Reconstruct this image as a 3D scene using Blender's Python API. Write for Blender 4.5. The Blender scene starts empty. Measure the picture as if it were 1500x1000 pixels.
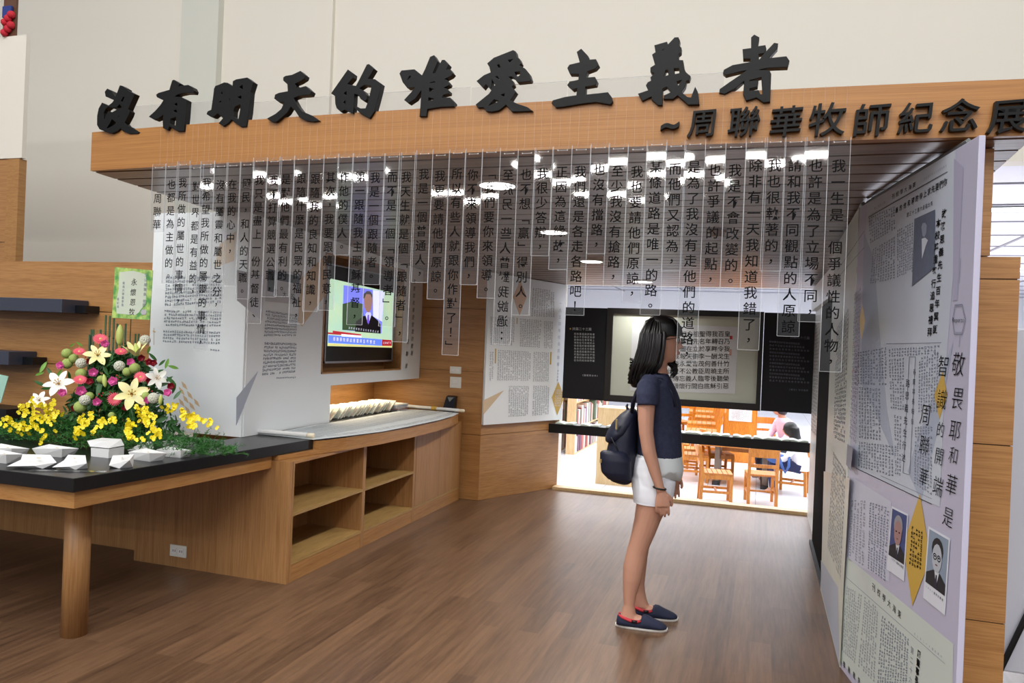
import bpy, bmesh, math, random
import numpy as np
from mathutils import Vector, Matrix
random.seed(7)
SC = bpy.context.scene
COL = SC.collection
rad = math.radians

# ------------------------------------------------------------------ camera
YAW, PITCH, ROLL, FPX = rad(-18.017), rad(.124), rad(2.3475), 1125.3
EYE = Vector((0, 0, 1.45))
_f = Vector((math.sin(YAW)*math.cos(PITCH), math.cos(YAW)*math.cos(PITCH), -math.sin(PITCH)))
_r = Vector((math.cos(YAW), -math.sin(YAW), 0)); _u = _r.cross(_f)
CR = _r*math.cos(ROLL)+_u*math.sin(ROLL); CU = -_r*math.sin(ROLL)+_u*math.cos(ROLL); CF = _f
cd = bpy.data.cameras.new('camera'); cam = bpy.data.objects.new('camera', cd); COL.objects.link(cam)
cam.matrix_world = Matrix(((CR.x, CU.x, -CF.x, EYE.x), (CR.y, CU.y, -CF.y, EYE.y), (CR.z, CU.z, -CF.z, EYE.z), (0, 0, 0, 1)))
cd.sensor_width = 36; cd.lens = 36*FPX/1500; cd.clip_end = 200; cd.clip_start = .05
SC.camera = cam

# ------------------------------------------------------------------ world, exposure, big lights
w = bpy.data.worlds.new('world'); SC.world = w; w.use_nodes = True
w.node_tree.nodes['Background'].inputs[0].default_value = (.93, .96, 1, 1)
w.node_tree.nodes['Background'].inputs[1].default_value = .33
SC.view_settings.view_transform = 'Standard'; SC.view_settings.look = 'None'
SC.view_settings.gamma = 1; SC.view_settings.use_curve_mapping = False
SC.view_settings.exposure = 0.4
SC.cycles.transparent_max_bounces = 32
SC.cycles.max_bounces = 8
SC.cycles.caustics_reflective = False; SC.cycles.caustics_refractive = False

def area(name, loc, rot, sx, sy, power, col=(1, 1, 1)):
    l = bpy.data.lights.new(name, 'AREA'); l.shape = 'RECTANGLE'; l.size = sx; l.size_y = sy; l.energy = power; l.color = col
    o = bpy.data.objects.new(name, l); COL.objects.link(o); o.location = loc; o.rotation_euler = rot
    return o
area('library_light', (1, 13, 2.95), (0, 0, 0), 12, 9, 850, (.97, .98, 1))
area('hall_fill_light', (-1, -3.5, 8.5), (rad(30), 0, 0), 12, 8, 980, (1, .99, .97))  # added overhead fill lamp, brightens the header, table, floor and back wall
area('niche_light', (-3.2, 5.6, 1.035), (0, 0, 0), .12, 1.3, 5, (1, .86, .62))

# ------------------------------------------------------------------ materials
MATS = {}
def ordn(i):
    a = ['first', 'second', 'third', 'fourth', 'fifth', 'sixth', 'seventh', 'eighth', 'ninth', 'tenth', 'eleventh', 'twelfth', 'thirteenth', 'fourteenth', 'fifteenth', 'sixteenth', 'seventeenth', 'eighteenth', 'nineteenth']
    if i < 20: return a[i-1]
    t = {2: 'twent', 3: 'thirt', 4: 'fort'}[i//10]
    return t+'ieth' if i % 10 == 0 else t+'y-'+a[i % 10-1]
def srgb(c):
    return tuple(((x/255)/12.92 if x/255 <= .04045 else ((x/255+.055)/1.055)**2.4) for x in c)+(1,)
def mat(name, c, rough=.5, spec=.5, metal=0, emit=0, noise=None, coat=0, bump=0, ns=30, sheen=0):
    if name in MATS: return MATS[name]
    m = bpy.data.materials.new(name); m.use_nodes = True; nt = m.node_tree; b = nt.nodes['Principled BSDF']
    c4 = srgb(c)
    b.inputs['Base Color'].default_value = c4; b.inputs['Roughness'].default_value = rough
    b.inputs['Specular IOR Level'].default_value = spec; b.inputs['Metallic'].default_value = metal
    b.inputs['Coat Weight'].default_value = coat; b.inputs['Sheen Weight'].default_value = sheen
    if emit:
        b.inputs['Emission Color'].default_value = c4; b.inputs['Emission Strength'].default_value = emit
    if noise is not None or bump:
        tc = nt.nodes.new('ShaderNodeTexCoord'); n = nt.nodes.new('ShaderNodeTexNoise'); n.inputs['Scale'].default_value = ns; n.inputs['Detail'].default_value = 4
        nt.links.new(tc.outputs['Object'], n.inputs['Vector'])
        if noise is not None:
            mx = nt.nodes.new('ShaderNodeMix'); mx.data_type = 'RGBA'
            mx.inputs[6].default_value = c4; mx.inputs[7].default_value = srgb(noise)
            nt.links.new(n.outputs['Fac'], mx.inputs[0]); nt.links.new(mx.outputs[2], b.inputs['Base Color'])
            if emit: nt.links.new(mx.outputs[2], b.inputs['Emission Color'])
        if bump:
            bp = nt.nodes.new('ShaderNodeBump'); bp.inputs['Strength'].default_value = bump; bp.inputs['Distance'].default_value = .004
            nt.links.new(n.outputs['Fac'], bp.inputs['Height']); nt.links.new(bp.outputs['Normal'], b.inputs['Normal'])
    MATS[name] = m; return m
def wood(name, light, dark, scale=(1, 1, 30), rough=.35, coat=0, rnd=0, line=.5):
    """grain: noise stretched along the axis whose scale is small"""
    m = bpy.data.materials.new(name); m.use_nodes = True; nt = m.node_tree; b = nt.nodes['Principled BSDF']; L = nt.links.new
    tc = nt.nodes.new('ShaderNodeTexCoord'); mp = nt.nodes.new('ShaderNodeMapping'); mp.inputs['Scale'].default_value = scale
    L(tc.outputs['Object'], mp.inputs['Vector'])
    if rnd:
        oi = nt.nodes.new('ShaderNodeObjectInfo'); vm = nt.nodes.new('ShaderNodeVectorMath'); vm.operation = 'SCALE'; vm.inputs[0].default_value = (37, 53, 91)
        L(oi.outputs['Random'], vm.inputs['Scale']); L(vm.outputs[0], mp.inputs['Location'])
    n1 = nt.nodes.new('ShaderNodeTexNoise'); n1.inputs['Scale'].default_value = 1; n1.inputs['Detail'].default_value = 6; n1.inputs['Roughness'].default_value = .65
    n2 = nt.nodes.new('ShaderNodeTexNoise'); n2.inputs['Scale'].default_value = 6; n2.inputs['Detail'].default_value = 3
    L(mp.outputs[0], n1.inputs['Vector']); L(mp.outputs[0], n2.inputs['Vector'])
    ad = nt.nodes.new('ShaderNodeMath'); ad.operation = 'ADD'; L(n1.outputs['Fac'], ad.inputs[0]); L(n2.outputs['Fac'], ad.inputs[1])
    cr = nt.nodes.new('ShaderNodeValToRGB'); cr.color_ramp.elements[0].position = .36; cr.color_ramp.elements[1].position = .58
    cr.color_ramp.elements[0].color = srgb(dark); cr.color_ramp.elements[1].color = srgb(light)
    mu = nt.nodes.new('ShaderNodeMath'); mu.operation = 'MULTIPLY'; mu.inputs[1].default_value = .5; L(ad.outputs[0], mu.inputs[0]); L(mu.outputs[0], cr.inputs[0])
    out = cr.outputs[0]
    if rnd:
        hs = nt.nodes.new('ShaderNodeHueSaturation'); mr = nt.nodes.new('ShaderNodeMapRange'); mr.inputs[3].default_value = 1-rnd; mr.inputs[4].default_value = 1+rnd
        L(oi.outputs['Random'], mr.inputs[0]); L(mr.outputs[0], hs.inputs['Value']); L(out, hs.inputs['Color']); out = hs.outputs[0]
    L(out, b.inputs['Base Color']); b.inputs['Roughness'].default_value = rough; b.inputs['Coat Weight'].default_value = coat
    b.inputs['Coat Roughness'].default_value = .15
    bp = nt.nodes.new('ShaderNodeBump'); bp.inputs['Strength'].default_value = .08; bp.inputs['Distance'].default_value = .002
    L(mu.outputs[0], bp.inputs['Height']); L(bp.outputs[0], b.inputs['Normal'])
    MATS[name] = m; return m
W_X = wood('wood_grain_along_x', (178, 130, 78), (150, 102, 56), (1.2, 8, 30), .4)
W_HEAD = wood('wood_header', (172, 120, 62), (148, 96, 46), (.4, 8, 60), .38)
W_ANG = wood('wood_grain_angled', (178, 130, 78), (150, 102, 56), (2.2, 1.1, 34), .4)
W_Y = wood('wood_grain_along_y', (174, 126, 74), (148, 100, 54), (8, 1.2, 30), .4)
W_Z = wood('wood_grain_vertical', (170, 126, 80), (144, 100, 58), (26, 26, 1.0), .4)
W_EDGE = wood('wood_edge', (176, 130, 76), (156, 106, 58), (4, 2, 40), .4)
W_SHELF = wood('wood_shelf_board', (176, 142, 88), (150, 118, 70), (22, 2, 22), .45)
W_CH = wood('wood_chair_honey', (206, 132, 44), (176, 100, 26), (20, 20, 3), .35)
W_SOF = wood('wood_ceiling_plank', (134, 106, 86), (90, 64, 48), (1.2, 22, 6), .34, coat=.12, rnd=.12)
W_BEIGE = wood('wood_beige', (214, 186, 140), (196, 164, 116), (20, 20, 2), .4)
M_WALL = mat('wall_paint_cream', (232, 226, 214), .8, .2, noise=(226, 221, 210), ns=.6)
M_WHITE = mat('white_paint', (235, 235, 234), .6)
M_BOARD = mat('board_white_satin', (238, 242, 245), .35, .4)
M_BOARDL = mat('board_lilac', (192, 190, 212), .32, .4)
M_NEWS = mat('newsprint_blue', (206, 214, 224), .4, .4, noise=(188, 196, 214), ns=2)
M_NEWS2 = mat('newsprint_green', (214, 222, 214), .4, .4, noise=(198, 206, 204), ns=2)
M_NEWSY = mat('newsprint_old', (212, 214, 204), .4, .4, noise=(196, 194, 176), ns=9)
M_BLACK = mat('black_laminate', (20, 21, 24), .28, .4)
M_BLACKM = mat('black_board_matte', (15, 16, 22), .45, .35)
M_SIGN = mat('sign_letter_black', (7, 7, 8), .42, .22)
M_INK = mat('ink_black', (9, 9, 11), .7, .1)
M_INKG = mat('ink_grey', (128, 134, 152), .7)
M_INKL = mat('ink_light_grey', (160, 164, 172), .7)
M_INKW = mat('ink_white', (200, 204, 210), .6)
M_GOLD = mat('print_gold', (206, 168, 74), .45)
M_TAN = mat('print_tan', (222, 190, 150), .45)
M_GREYP = mat('print_pale_grey', (176, 182, 198), .45)
M_ALU = mat('aluminium', (120, 124, 122), .5, metal=.4)
M_PAPER = mat('paper_white', (222, 222, 222), .7, .2)
M_SCROLL = mat('scroll_paper', (230, 235, 237), .7, .2, noise=(216, 224, 227), ns=20)
M_IVORY = mat('ivory_roller', (236, 226, 202), .35)
M_PLASTIC = mat('plastic_white', (228, 228, 222), .35)
M_DOWN = mat('lamp_white', (255, 252, 246), emit=9)
M_TUBE = mat('hall_tube_white', (255, 253, 248), emit=45)
M_LIB = mat('library_white', (246, 247, 250), .7)

def acrylic():
    m = bpy.data.materials.new('acrylic_clear'); m.use_nodes = True; nt = m.node_tree; nt.nodes.clear(); L = nt.links.new
    o = nt.nodes.new('ShaderNodeOutputMaterial'); t = nt.nodes.new('ShaderNodeBsdfTransparent'); t.inputs[0].default_value = (.965, .965, .97, 1)
    g = nt.nodes.new('ShaderNodeBsdfGlossy'); g.inputs['Roughness'].default_value = .03; g.inputs[0].default_value = (1, 1, 1, 1)
    d = nt.nodes.new('ShaderNodeBsdfTranslucent'); d.inputs[0].default_value = (.8, .8, .84, 1)
    m1 = nt.nodes.new('ShaderNodeMixShader'); m1.inputs[0].default_value = .012; L(t.outputs[0], m1.inputs[1]); L(d.outputs[0], m1.inputs[2])
    fr = nt.nodes.new('ShaderNodeFresnel'); geo = nt.nodes.new('ShaderNodeNewGeometry'); mr = nt.nodes.new('ShaderNodeMapRange'); mr.inputs[3].default_value = 1.46; mr.inputs[4].default_value = 1/1.46
    L(geo.outputs['Backfacing'], mr.inputs[0]); L(mr.outputs[0], fr.inputs[0])
    m2 = nt.nodes.new('ShaderNodeMixShader'); L(fr.outputs[0], m2.inputs[0]); L(m1.outputs[0], m2.inputs[1]); L(g.outputs[0], m2.inputs[2])
    L(m2.outputs[0], o.inputs[0]); return m
M_ACR = acrylic()
def mixmat(name, col, alpha):
    m = bpy.data.materials.new(name); m.use_nodes = True; nt = m.node_tree; b = nt.nodes['Principled BSDF']
    b.inputs['Base Color'].default_value = srgb(col); b.inputs['Alpha'].default_value = alpha; b.inputs['Roughness'].default_value = .2
    return m
M_ACRE = mixmat('acrylic_edge_glow', (235, 238, 242), .42)  # whitish bars paint in the light glowing along the acrylic edges
M_CORD = mixmat('nylon_cord', (235, 230, 220), .3)

def floor_mat():
    m = bpy.data.materials.new('floor_vinyl_wood'); m.use_nodes = True; nt = m.node_tree; b = nt.nodes['Principled BSDF']; L = nt.links.new
    tc = nt.nodes.new('ShaderNodeTexCoord'); mp = nt.nodes.new('ShaderNodeMapping'); mp.inputs['Rotation'].default_value = (0, 0, rad(90))
    L(tc.outputs['Object'], mp.inputs['Vector'])
    br = nt.nodes.new('ShaderNodeTexBrick'); br.inputs['Scale'].default_value = 1; br.inputs['Brick Width'].default_value = .92; br.inputs['Row Height'].default_value = .1
    br.inputs['Mortar Size'].default_value = .0006; br.inputs['Color1'].default_value = (.0, 0, 0, 1); br.inputs['Color2'].default_value = (1, 1, 1, 1); br.inputs['Mortar'].default_value = (.2, .2, .2, 1)
    br.offset = .37
    L(mp.outputs[0], br.inputs['Vector'])
    m2 = nt.nodes.new('ShaderNodeMapping'); m2.inputs['Scale'].default_value = (38, 2.2, 1); L(tc.outputs['Object'], m2.inputs['Vector'])
    n = nt.nodes.new('ShaderNodeTexNoise'); n.inputs['Scale'].default_value = 1; n.inputs['Detail'].default_value = 6; n.inputs['Roughness'].default_value = .7; L(m2.outputs[0], n.inputs['Vector'])
    mx = nt.nodes.new('ShaderNodeMath'); mx.operation = 'MULTIPLY_ADD'; L(br.outputs['Color'], mx.inputs[0]); mx.inputs[1].default_value = .22; L(n.outputs['Fac'], mx.inputs[2])
    cr = nt.nodes.new('ShaderNodeValToRGB'); e = cr.color_ramp.elements; e[0].position = .32; e[1].position = .86
    e[0].color = srgb((70, 50, 37)); e[1].color = srgb((122, 92, 68)); L(mx.outputs[0], cr.inputs[0])
    L(cr.outputs[0], b.inputs['Base Color']); b.inputs['Roughness'].default_value = .34; b.inputs['Specular IOR Level'].default_value = .55
    bp = nt.nodes.new('ShaderNodeBump'); bp.inputs['Strength'].default_value = .12; bp.inputs['Distance'].default_value = .001; L(n.outputs['Fac'], bp.inputs['Height']); L(bp.outputs[0], b.inputs['Normal'])
    return m
M_FLOOR = floor_mat()
def tile_mat():
    m = bpy.data.materials.new('floor_white_tile'); m.use_nodes = True; nt = m.node_tree; b = nt.nodes['Principled BSDF']; L = nt.links.new
    tc = nt.nodes.new('ShaderNodeTexCoord'); br = nt.nodes.new('ShaderNodeTexBrick'); br.offset = 0; br.inputs['Scale'].default_value = 1
    br.inputs['Brick Width'].default_value = .6; br.inputs['Row Height'].default_value = .6; br.inputs['Mortar Size'].default_value = .004
    br.inputs['Color1'].default_value = srgb((226, 228, 234)); br.inputs['Color2'].default_value = srgb((220, 223, 230)); br.inputs['Mortar'].default_value = srgb((170, 172, 178))
    L(tc.outputs['Object'], br.inputs['Vector']); L(br.outputs['Color'], b.inputs['Base Color']); b.inputs['Roughness'].default_value = .18
    return m
M_TILE = tile_mat()

# ------------------------------------------------------------------ geometry helpers
T = {}          # parent empty -> world location
def tagset(o, label=None, cat=None, group=None, kind=None):
    if label: o['label'] = label
    if cat: o['category'] = cat
    if group: o['group'] = group
    if kind: o['kind'] = kind
    return o
def mesh(name, verts, faces, m, parent=None, smooth=False, label=None, mats=None, midx=None, kind=None):
    off = wloc(parent) if parent else Vector((0, 0, 0))
    me = bpy.data.meshes.new(name); me.from_pydata([tuple(Vector(v)-off) for v in verts], [], faces)
    for x in (mats or [m]): me.materials.append(x)
    if midx is not None:
        for p, i in zip(me.polygons, midx): p.material_index = i
    if smooth:
        me.polygons.foreach_set('use_smooth', [True]*len(me.polygons))
    me.update()
    o = bpy.data.objects.new(name, me); COL.objects.link(o)
    if parent: o.parent = parent
    if label: o['label'] = label
    if kind: o['kind'] = kind
    return o
def wloc(o):
    v = Vector((0, 0, 0))
    while o: v += o.location; o = o.parent
    return v
def empty(name, loc, label=None, cat=None, group=None, kind=None):
    o = bpy.data.objects.new(name, None); o.empty_display_size = .1; COL.objects.link(o); o.location = loc
    return tagset(o, label, cat, group, kind)
def copy_tree(o, parent=None):
    c = o.copy(); COL.objects.link(c)
    if parent: c.parent = parent; c.matrix_parent_inverse = Matrix()
    for ch in list(o.children):
        copy_tree(ch, c)
    return c
class G:
    """geometry collector"""
    def __init__(s): s.v = []; s.f = []; s.m = []
    def add(s, vs, fs, mi=0):
        k = len(s.v); s.v += [Vector(x) for x in vs]; s.f += [tuple(i+k for i in f) for f in fs]; s.m += [mi]*len(fs); return s
    def box(s, a, b, mi=0, rot=0, bev=0):
        x0, y0, z0 = [min(a[i], b[i]) for i in range(3)]; x1, y1, z1 = [max(a[i], b[i]) for i in range(3)]
        vs = [(x0, y0, z0), (x1, y0, z0), (x1, y1, z0), (x0, y1, z0), (x0, y0, z1), (x1, y0, z1), (x1, y1, z1), (x0, y1, z1)]
        if rot:
            cx, cy = (x0+x1)/2, (y0+y1)/2; c, q = math.cos(rot), math.sin(rot)
            vs = [(cx+(x-cx)*c-(y-cy)*q, cy+(x-cx)*q+(y-cy)*c, z) for x, y, z in vs]
        return s.add(vs, [(3, 2, 1, 0), (4, 5, 6, 7), (0, 1, 5, 4), (1, 2, 6, 5), (2, 3, 7, 6), (3, 0, 4, 7)], mi)
    def prism(s, poly, z0, z1, mi=0):
        n = len(poly); vs = [(x, y, z0) for x, y in poly]+[(x, y, z1) for x, y in poly]
        return s.add(vs, [tuple(range(n))[::-1], tuple(range(n, 2*n))]+[(i, (i+1) % n, n+(i+1) % n, n+i) for i in range(n)], mi)
    def tube(s, pts, r, n=8, mi=0, flat=1, upv=None):
        pts = [Vector(p) for p in pts]; rs = r if isinstance(r, (list, tuple)) else [r]*len(pts)
        k = len(s.v); prev = None
        for i, p in enumerate(pts):
            d = (pts[min(i+1, len(pts)-1)]-pts[max(i-1, 0)]).normalized()
            if prev is None:
                a = Vector((0, 0, 1)) if abs(d.z) < .9 else Vector((0, 1, 0))
                if upv: a = Vector(upv)
                x = d.cross(a).normalized()
            else: x = (prev-d*prev.dot(d)).normalized()
            y = d.cross(x); prev = x
            for j in range(n):
                t = 2*math.pi*j/n; s.v.append(p+(x*math.cos(t)+y*math.sin(t)*flat)*rs[i])
        for i in range(len(pts)-1):
            for j in range(n):
                a = k+i*n+j; b = k+i*n+(j+1) % n; s.f.append((a, b, b+n, a+n)); s.m.append(mi)
        s.f.append(tuple(range(k, k+n))[::-1]); s.m.append(mi)
        e = k+(len(pts)-1)*n; s.f.append(tuple(range(e, e+n))); s.m.append(mi)
        return s
    def loft(s, rings, mi=0, cap=True):
        n = len(rings[0]); k = len(s.v)
        for r in rings: s.v += [Vector(p) for p in r]
        for i in range(len(rings)-1):
            for j in range(n):
                a = k+i*n+j; b = k+i*n+(j+1) % n; s.f.append((a, b, b+n, a+n)); s.m.append(mi)
        if cap:
            s.f.append(tuple(range(k, k+n))[::-1]); s.m.append(mi); e = k+(len(rings)-1)*n; s.f.append(tuple(range(e, e+n))); s.m.append(mi)
        return s
    def ball(s, c, r, n=8, m=6, mi=0, sc=(1, 1, 1)):
        c = Vector(c); rings = []
        for i in range(1, m):
            t = math.pi*i/m
            rings.append([c+Vector((math.cos(2*math.pi*j/n)*math.sin(t)*r*sc[0], math.sin(2*math.pi*j/n)*math.sin(t)*r*sc[1], -math.cos(t)*r*sc[2])) for j in range(n)])
        return s.loft(rings, mi)
    def build(s, name, m, parent=None, smooth=False, label=None, kind=None, mats=None, rep=None):
        return mesh(name, s.v, s.f, m, parent, smooth, label, mats, s.m if mats else None, kind)
def bevel(o, w=.003, seg=2):
    b = o.modifiers.new('bevel', 'BEVEL'); b.width = w; b.segments = seg; b.limit_method = 'ANGLE'; return o
def bx(name, a, b, m, parent=None, bev=0, label=None, kind=None, rot=0):
    o = G().box(a, b, rot=rot).build(name, m, parent, label=label, kind=kind)
    if bev: bevel(o, bev)
    return o

# sight line helper: point where the view through a photograph pixel meets a real plane
def ray(u, v): return (CR*((u-750)/FPX)-CU*((v-500)/FPX)+CF)
class Plane:
    def __init__(s, p, n, side=None): s.p = Vector(p); s.n = Vector(n).normalized()
    def at(s, u, v, lift=0):
        d = ray(u, v); t = (s.p-EYE).dot(s.n)/d.dot(s.n); q = EYE+d*t
        sg = -1 if (s.p-EYE).dot(s.n) > 0 else 1
        return q+s.n*sg*lift
def PX(x): return Plane((x, 0, 0), (1, 0, 0))
def PY(y): return Plane((0, y, 0), (0, 1, 0))
def PZ(z): return Plane((0, 0, z), (0, 0, 1))
def flat(name, pl, pts, m, parent, lift=.0015, label=None):
    vs = [pl.at(u, v, lift) for u, v in pts]
    return mesh(name, vs, [tuple(range(len(vs)))], m, parent, label=label)
def bil(c, s, t):
    return (c[0]*(1-s)+c[1]*s)*(1-t)+(c[3]*(1-s)+c[2]*s)*t
def textblock(name, pl, quad, cols, rows, m, parent, lift=.002, fill=.93, horiz=False, strokes=4, size=.8, rag=0):
    """printed body text: small pen strokes in character cells, quad = TL,TR,BR,BL in the photograph"""
    rnd = random.Random(hash((quad, cols, rows)) % 9999 if False else int(quad[0][0]*7+quad[0][1]*3+cols))
    c = [pl.at(u, v, lift) for u, v in quad]; g = G()
    def q(x0, y0, x1, y1):
        g.add([bil(c, x0, y0), bil(c, x1, y0), bil(c, x1, y1), bil(c, x0, y1)], [(0, 1, 2, 3)])
    lens = {}
    for i in range(cols):
        for j in range(rows):
            key = j if horiz else i
            if key not in lens: lens[key] = rnd.random()
            if rag and ((i/cols if horiz else j/rows) > 1-rag*(lens[key] > .75)*lens[key]): continue
            if rnd.random() > fill: continue
            cw, ch = 1/cols*(size if not horiz else .9), 1/rows*(.9 if not horiz else size)
            x0 = (i+(1-size)/2)/cols; y0 = (j+.05)/rows
            for k in range(strokes):
                if k % 2 == 0:
                    y = y0+ch*(.08+.78*rnd.random()); a = rnd.random()*.35; q(x0+cw*a, y, x0+cw*(1-rnd.random()*.2), y+ch*.16)
                else:
                    x = x0+cw*(.1+.72*rnd.random()); a = rnd.random()*.3; q(x, y0+ch*a, x+cw*.15, y0+ch*(1-rnd.random()*.2))
    o = g.build(name, m, parent); o['kind'] = 'stuff'; return o

# ------------------------------------------------------------------ glyphs from the built-in font
_fc = bpy.data.curves.new('glyph', 'FONT'); _fc.resolution_u = 2; _fo = bpy.data.objects.new('glyph', _fc); COL.objects.link(_fo)
GL = {}
def glyph(ch, off=0, ext=0, bev=0):
    k = (ch, off, ext, bev)
    if k not in GL:
        _fc.body = ch; _fc.offset = off; _fc.extrude = ext; _fc.bevel_depth = bev; _fc.resolution_u = 2 if not ext else 3
        dg = bpy.context.evaluated_depsgraph_get(); dg.update()
        me = bpy.data.meshes.new_from_object(_fo.evaluated_get(dg))
        vs = [v.co.copy() for v in me.vertices]; fs = [tuple(p.vertices) for p in me.polygons]; bpy.data.meshes.remove(me)
        # centre on the em box; punctuation on its own middle
        if vs:
            if ch in '，。、！：~;:':
                cx = (min(v.x for v in vs)+max(v.x for v in vs))/2; cy = (min(v.y for v in vs)+max(v.y for v in vs))/2
            elif ch.isascii():
                cx = (min(v.x for v in vs)+max(v.x for v in vs))/2; cy = .36
            else: cx, cy = .5, .38
            vs = [v-Vector((cx, cy, 0)) for v in vs]
        GL[k] = (vs, fs)
    return GL[k]
def put(g, ch, o, X, Y, size, N=None, off=0, ext=0, bev=0, rot=False, mirror=False, shear=0, xs=1):
    """add glyph ch centred at o, right vector X, up vector Y"""
    vs, fs = glyph(ch, off, ext, bev); out = []
    for v in vs:
        x, y = v.x, v.y
        if rot: x, y = y, -x
        if mirror: x = -x
        x += shear*y
        p = o+X*(x*size*xs)+Y*(y*size)
        if N is not None: p = p+N*(v.z*size)
        out.append(p)
    g.add(out, fs)
def lettering(name, pl, items, m, parent, lift=.002, off=0, label=None, shear=0, xs=1):
    """items: (char, u, v, size_px): flat print on a plane, upright in the plane"""
    g = G(); n = pl.n; Zv = Vector((0, 0, 1)) if abs(n.z) < .9 else Vector((0, 1, 0))
    for ch, u, v, s in items:
        p = pl.at(u, v, lift); dep = (p-EYE).dot(CF)
        sg = 1 if (EYE-p).dot(n) > 0 else -1
        X = Zv.cross(n*sg).normalized(); Y = (n*sg).cross(X)
        put(g, ch, p, X, Y, s*dep/FPX, off=off, shear=shear, rot=ch in '「」', xs=xs)
    return g.build(name, m, parent, label=label)
def column(text, u0, v0, u1, v1, s):
    n = len(text); return [(c, u0+(u1-u0)*i/max(1, n-1), v0+(v1-v0)*i/max(1, n-1), s) for i, c in enumerate(text) if c != ' ']
# ------------------------------------------------------------------ setting: floor, walls
def struct(name, g_or, m, smooth=False):
    o = g_or.build(name, m, None, smooth); o['kind'] = 'structure'; return o
struct('floor', G().box((-14, -22, -.12), (8, 7.36, 0)), M_FLOOR)
LF = -.33      # library floor level
struct('floor_library', G().box((-9, 7.36, LF-.1), (12, 24, LF)), M_TILE)
struct('wall_step', G().box((-9, 7.36, LF), (12, 7.40, -.001)), M_LIB)
# high hall wall: left part, lintel over the kiosk, lintel over the opening at the right
g = G()
g.box((-13, 7.42, 0), (-1.90, 7.6, 9)).box((-1.90, 7.42, 2.03), (.62, 7.6, 9)).box((.5, 7.42, 0), (.72, 7.6, 2.03)).box((.62, 7.42, 3.12), (9, 7.6, 9))
struct('wall_back', g, M_WALL)
struct('trim_1', G().box((-6.62, 7.33, 2.3), (-6.1, 7.42, 9)), mat('wall_pilaster_grey', (214, 214, 204), .8, .2))
struct('trim_2', G().box((-4.72, 7.37, 2.3), (-4.62, 7.42, 9)), M_WALL)
# balcony block at the far left with its timber pier
struct('wall_left', G().box((-12, 4.96, 2.84), (-6.11, 5.0, 3.9)), M_WALL)
o = empty('timber_pier', (-6.3, 5.1, 0), 'tall wooden pier under the balcony block at the left edge', 'pier')
bx('face_panel', (-7.2, 4.97, 0), (-6.272, 5.02, 2.115), W_X, o); bx('face_panel', (-7.2, 4.97, 2.12), (-6.272, 5.02, 2.835), W_X, o)
bx('side_panel', (-6.268, 4.96, 0), (-6.135, 5.03, 2.835), W_EDGE, o)
o = empty('balcony_stall', (-6.33, 4.98, 3.9), 'brown post with red and blue cloth on the balcony at top left', 'post')
bx('post', (-6.40, 4.97, 3.9), (-6.255, 4.99, 4.6), mat('dark_brown_wood', (96, 62, 42), .5), o)
g = G()
for i in range(6): g.ball((-6.35+.035*(i % 3), 4.95, 3.93+.03*i), .035, 6, 5)
g.build('red_cloth', mat('cloth_red', (196, 34, 52), .8), o, True); bx('blue_cloth', (-6.38, 4.94, 4.06), (-6.28, 4.965, 4.16), mat('cloth_blue', (44, 60, 130), .8), o, .006)

# library shell
g = G().box((-9.2, 7.6, LF), (-9, 24, 3.3)).box((-9.2, 23.9, LF), (12, 24.1, 3.3)).box((12, 7.6, LF), (12.2, 24, 3.3))
struct('wall_library', g, M_LIB)
struct('ceiling_library', G().box((-9.2, 7.6, 3.12), (12.2, 24.1, 3.3)), mat('ceiling_white', (232, 232, 240), .7))
M_TBAR = mat('ceiling_bar_grey', (150, 148, 156), .6)
k = 1
for i in range(14):
    y = 8.3+i*1.15; struct('trim_%d' % (k+2), G().box((-8.9, y, 3.105), (11.9, y+.025, 3.121)), M_TBAR); k += 1
for i in range(9):
    x = -6+i*1.85; struct('trim_%d' % (k+2), G().box((x, 7.65, 3.1), (x+.035, 23.8, 3.12)), M_TBAR); k += 1
proto = None
for iy in range(4):
    for ix in range(5):
        loc = (-3.9+ix*2.1, 9.6+iy*3.3, 3.1)
        if proto is None:
            proto = empty('ceiling_light', loc, 'flat white ceiling light panel in the bright room behind the screen wall', 'light', 'library ceiling lights')
            bx('diffuser', (loc[0]-.6, loc[1]-.15, 3.085), (loc[0]+.6, loc[1]+.15, 3.1), mat('light_panel', (250, 252, 255), emit=6), proto)
            g = G()
            for a, b in (((-.62, -.17), (.62, -.15)), ((-.62, .15), (.62, .17)), ((-.62, -.15), (-.6, .15)), ((.6, -.15), (.62, .15))):
                g.box((loc[0]+a[0], loc[1]+a[1], 3.08), (loc[0]+b[0], loc[1]+b[1], 3.1))
            g.build('frame', M_ALU, proto)
        else: c = copy_tree(proto); c.location = loc

# hall lights high behind the viewer: what the hanging acrylic strips mirror
proto = None; rl_ = random.Random(17)
for iy, yy in enumerate((-9.6, -11.2, -12.9)):
    for ix in range(10):
        if rl_.random() < .58: continue
        loc = (-14+ix*2.4+iy*.7, yy, 5.2)
        if proto is None:
            proto = empty('tube_light', loc, 'white tube light under the hall ceiling', 'light', 'hall tube lights')
            bx('tube', (loc[0]-.6, yy-.11, 5.10), (loc[0]+.6, yy+.11, 5.16), M_TUBE, proto)
            bx('housing', (loc[0]-.65, yy-.13, 5.17), (loc[0]+.65, yy+.13, 5.25), M_WHITE, proto)
        else: c = copy_tree(proto); c.location = loc

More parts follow.
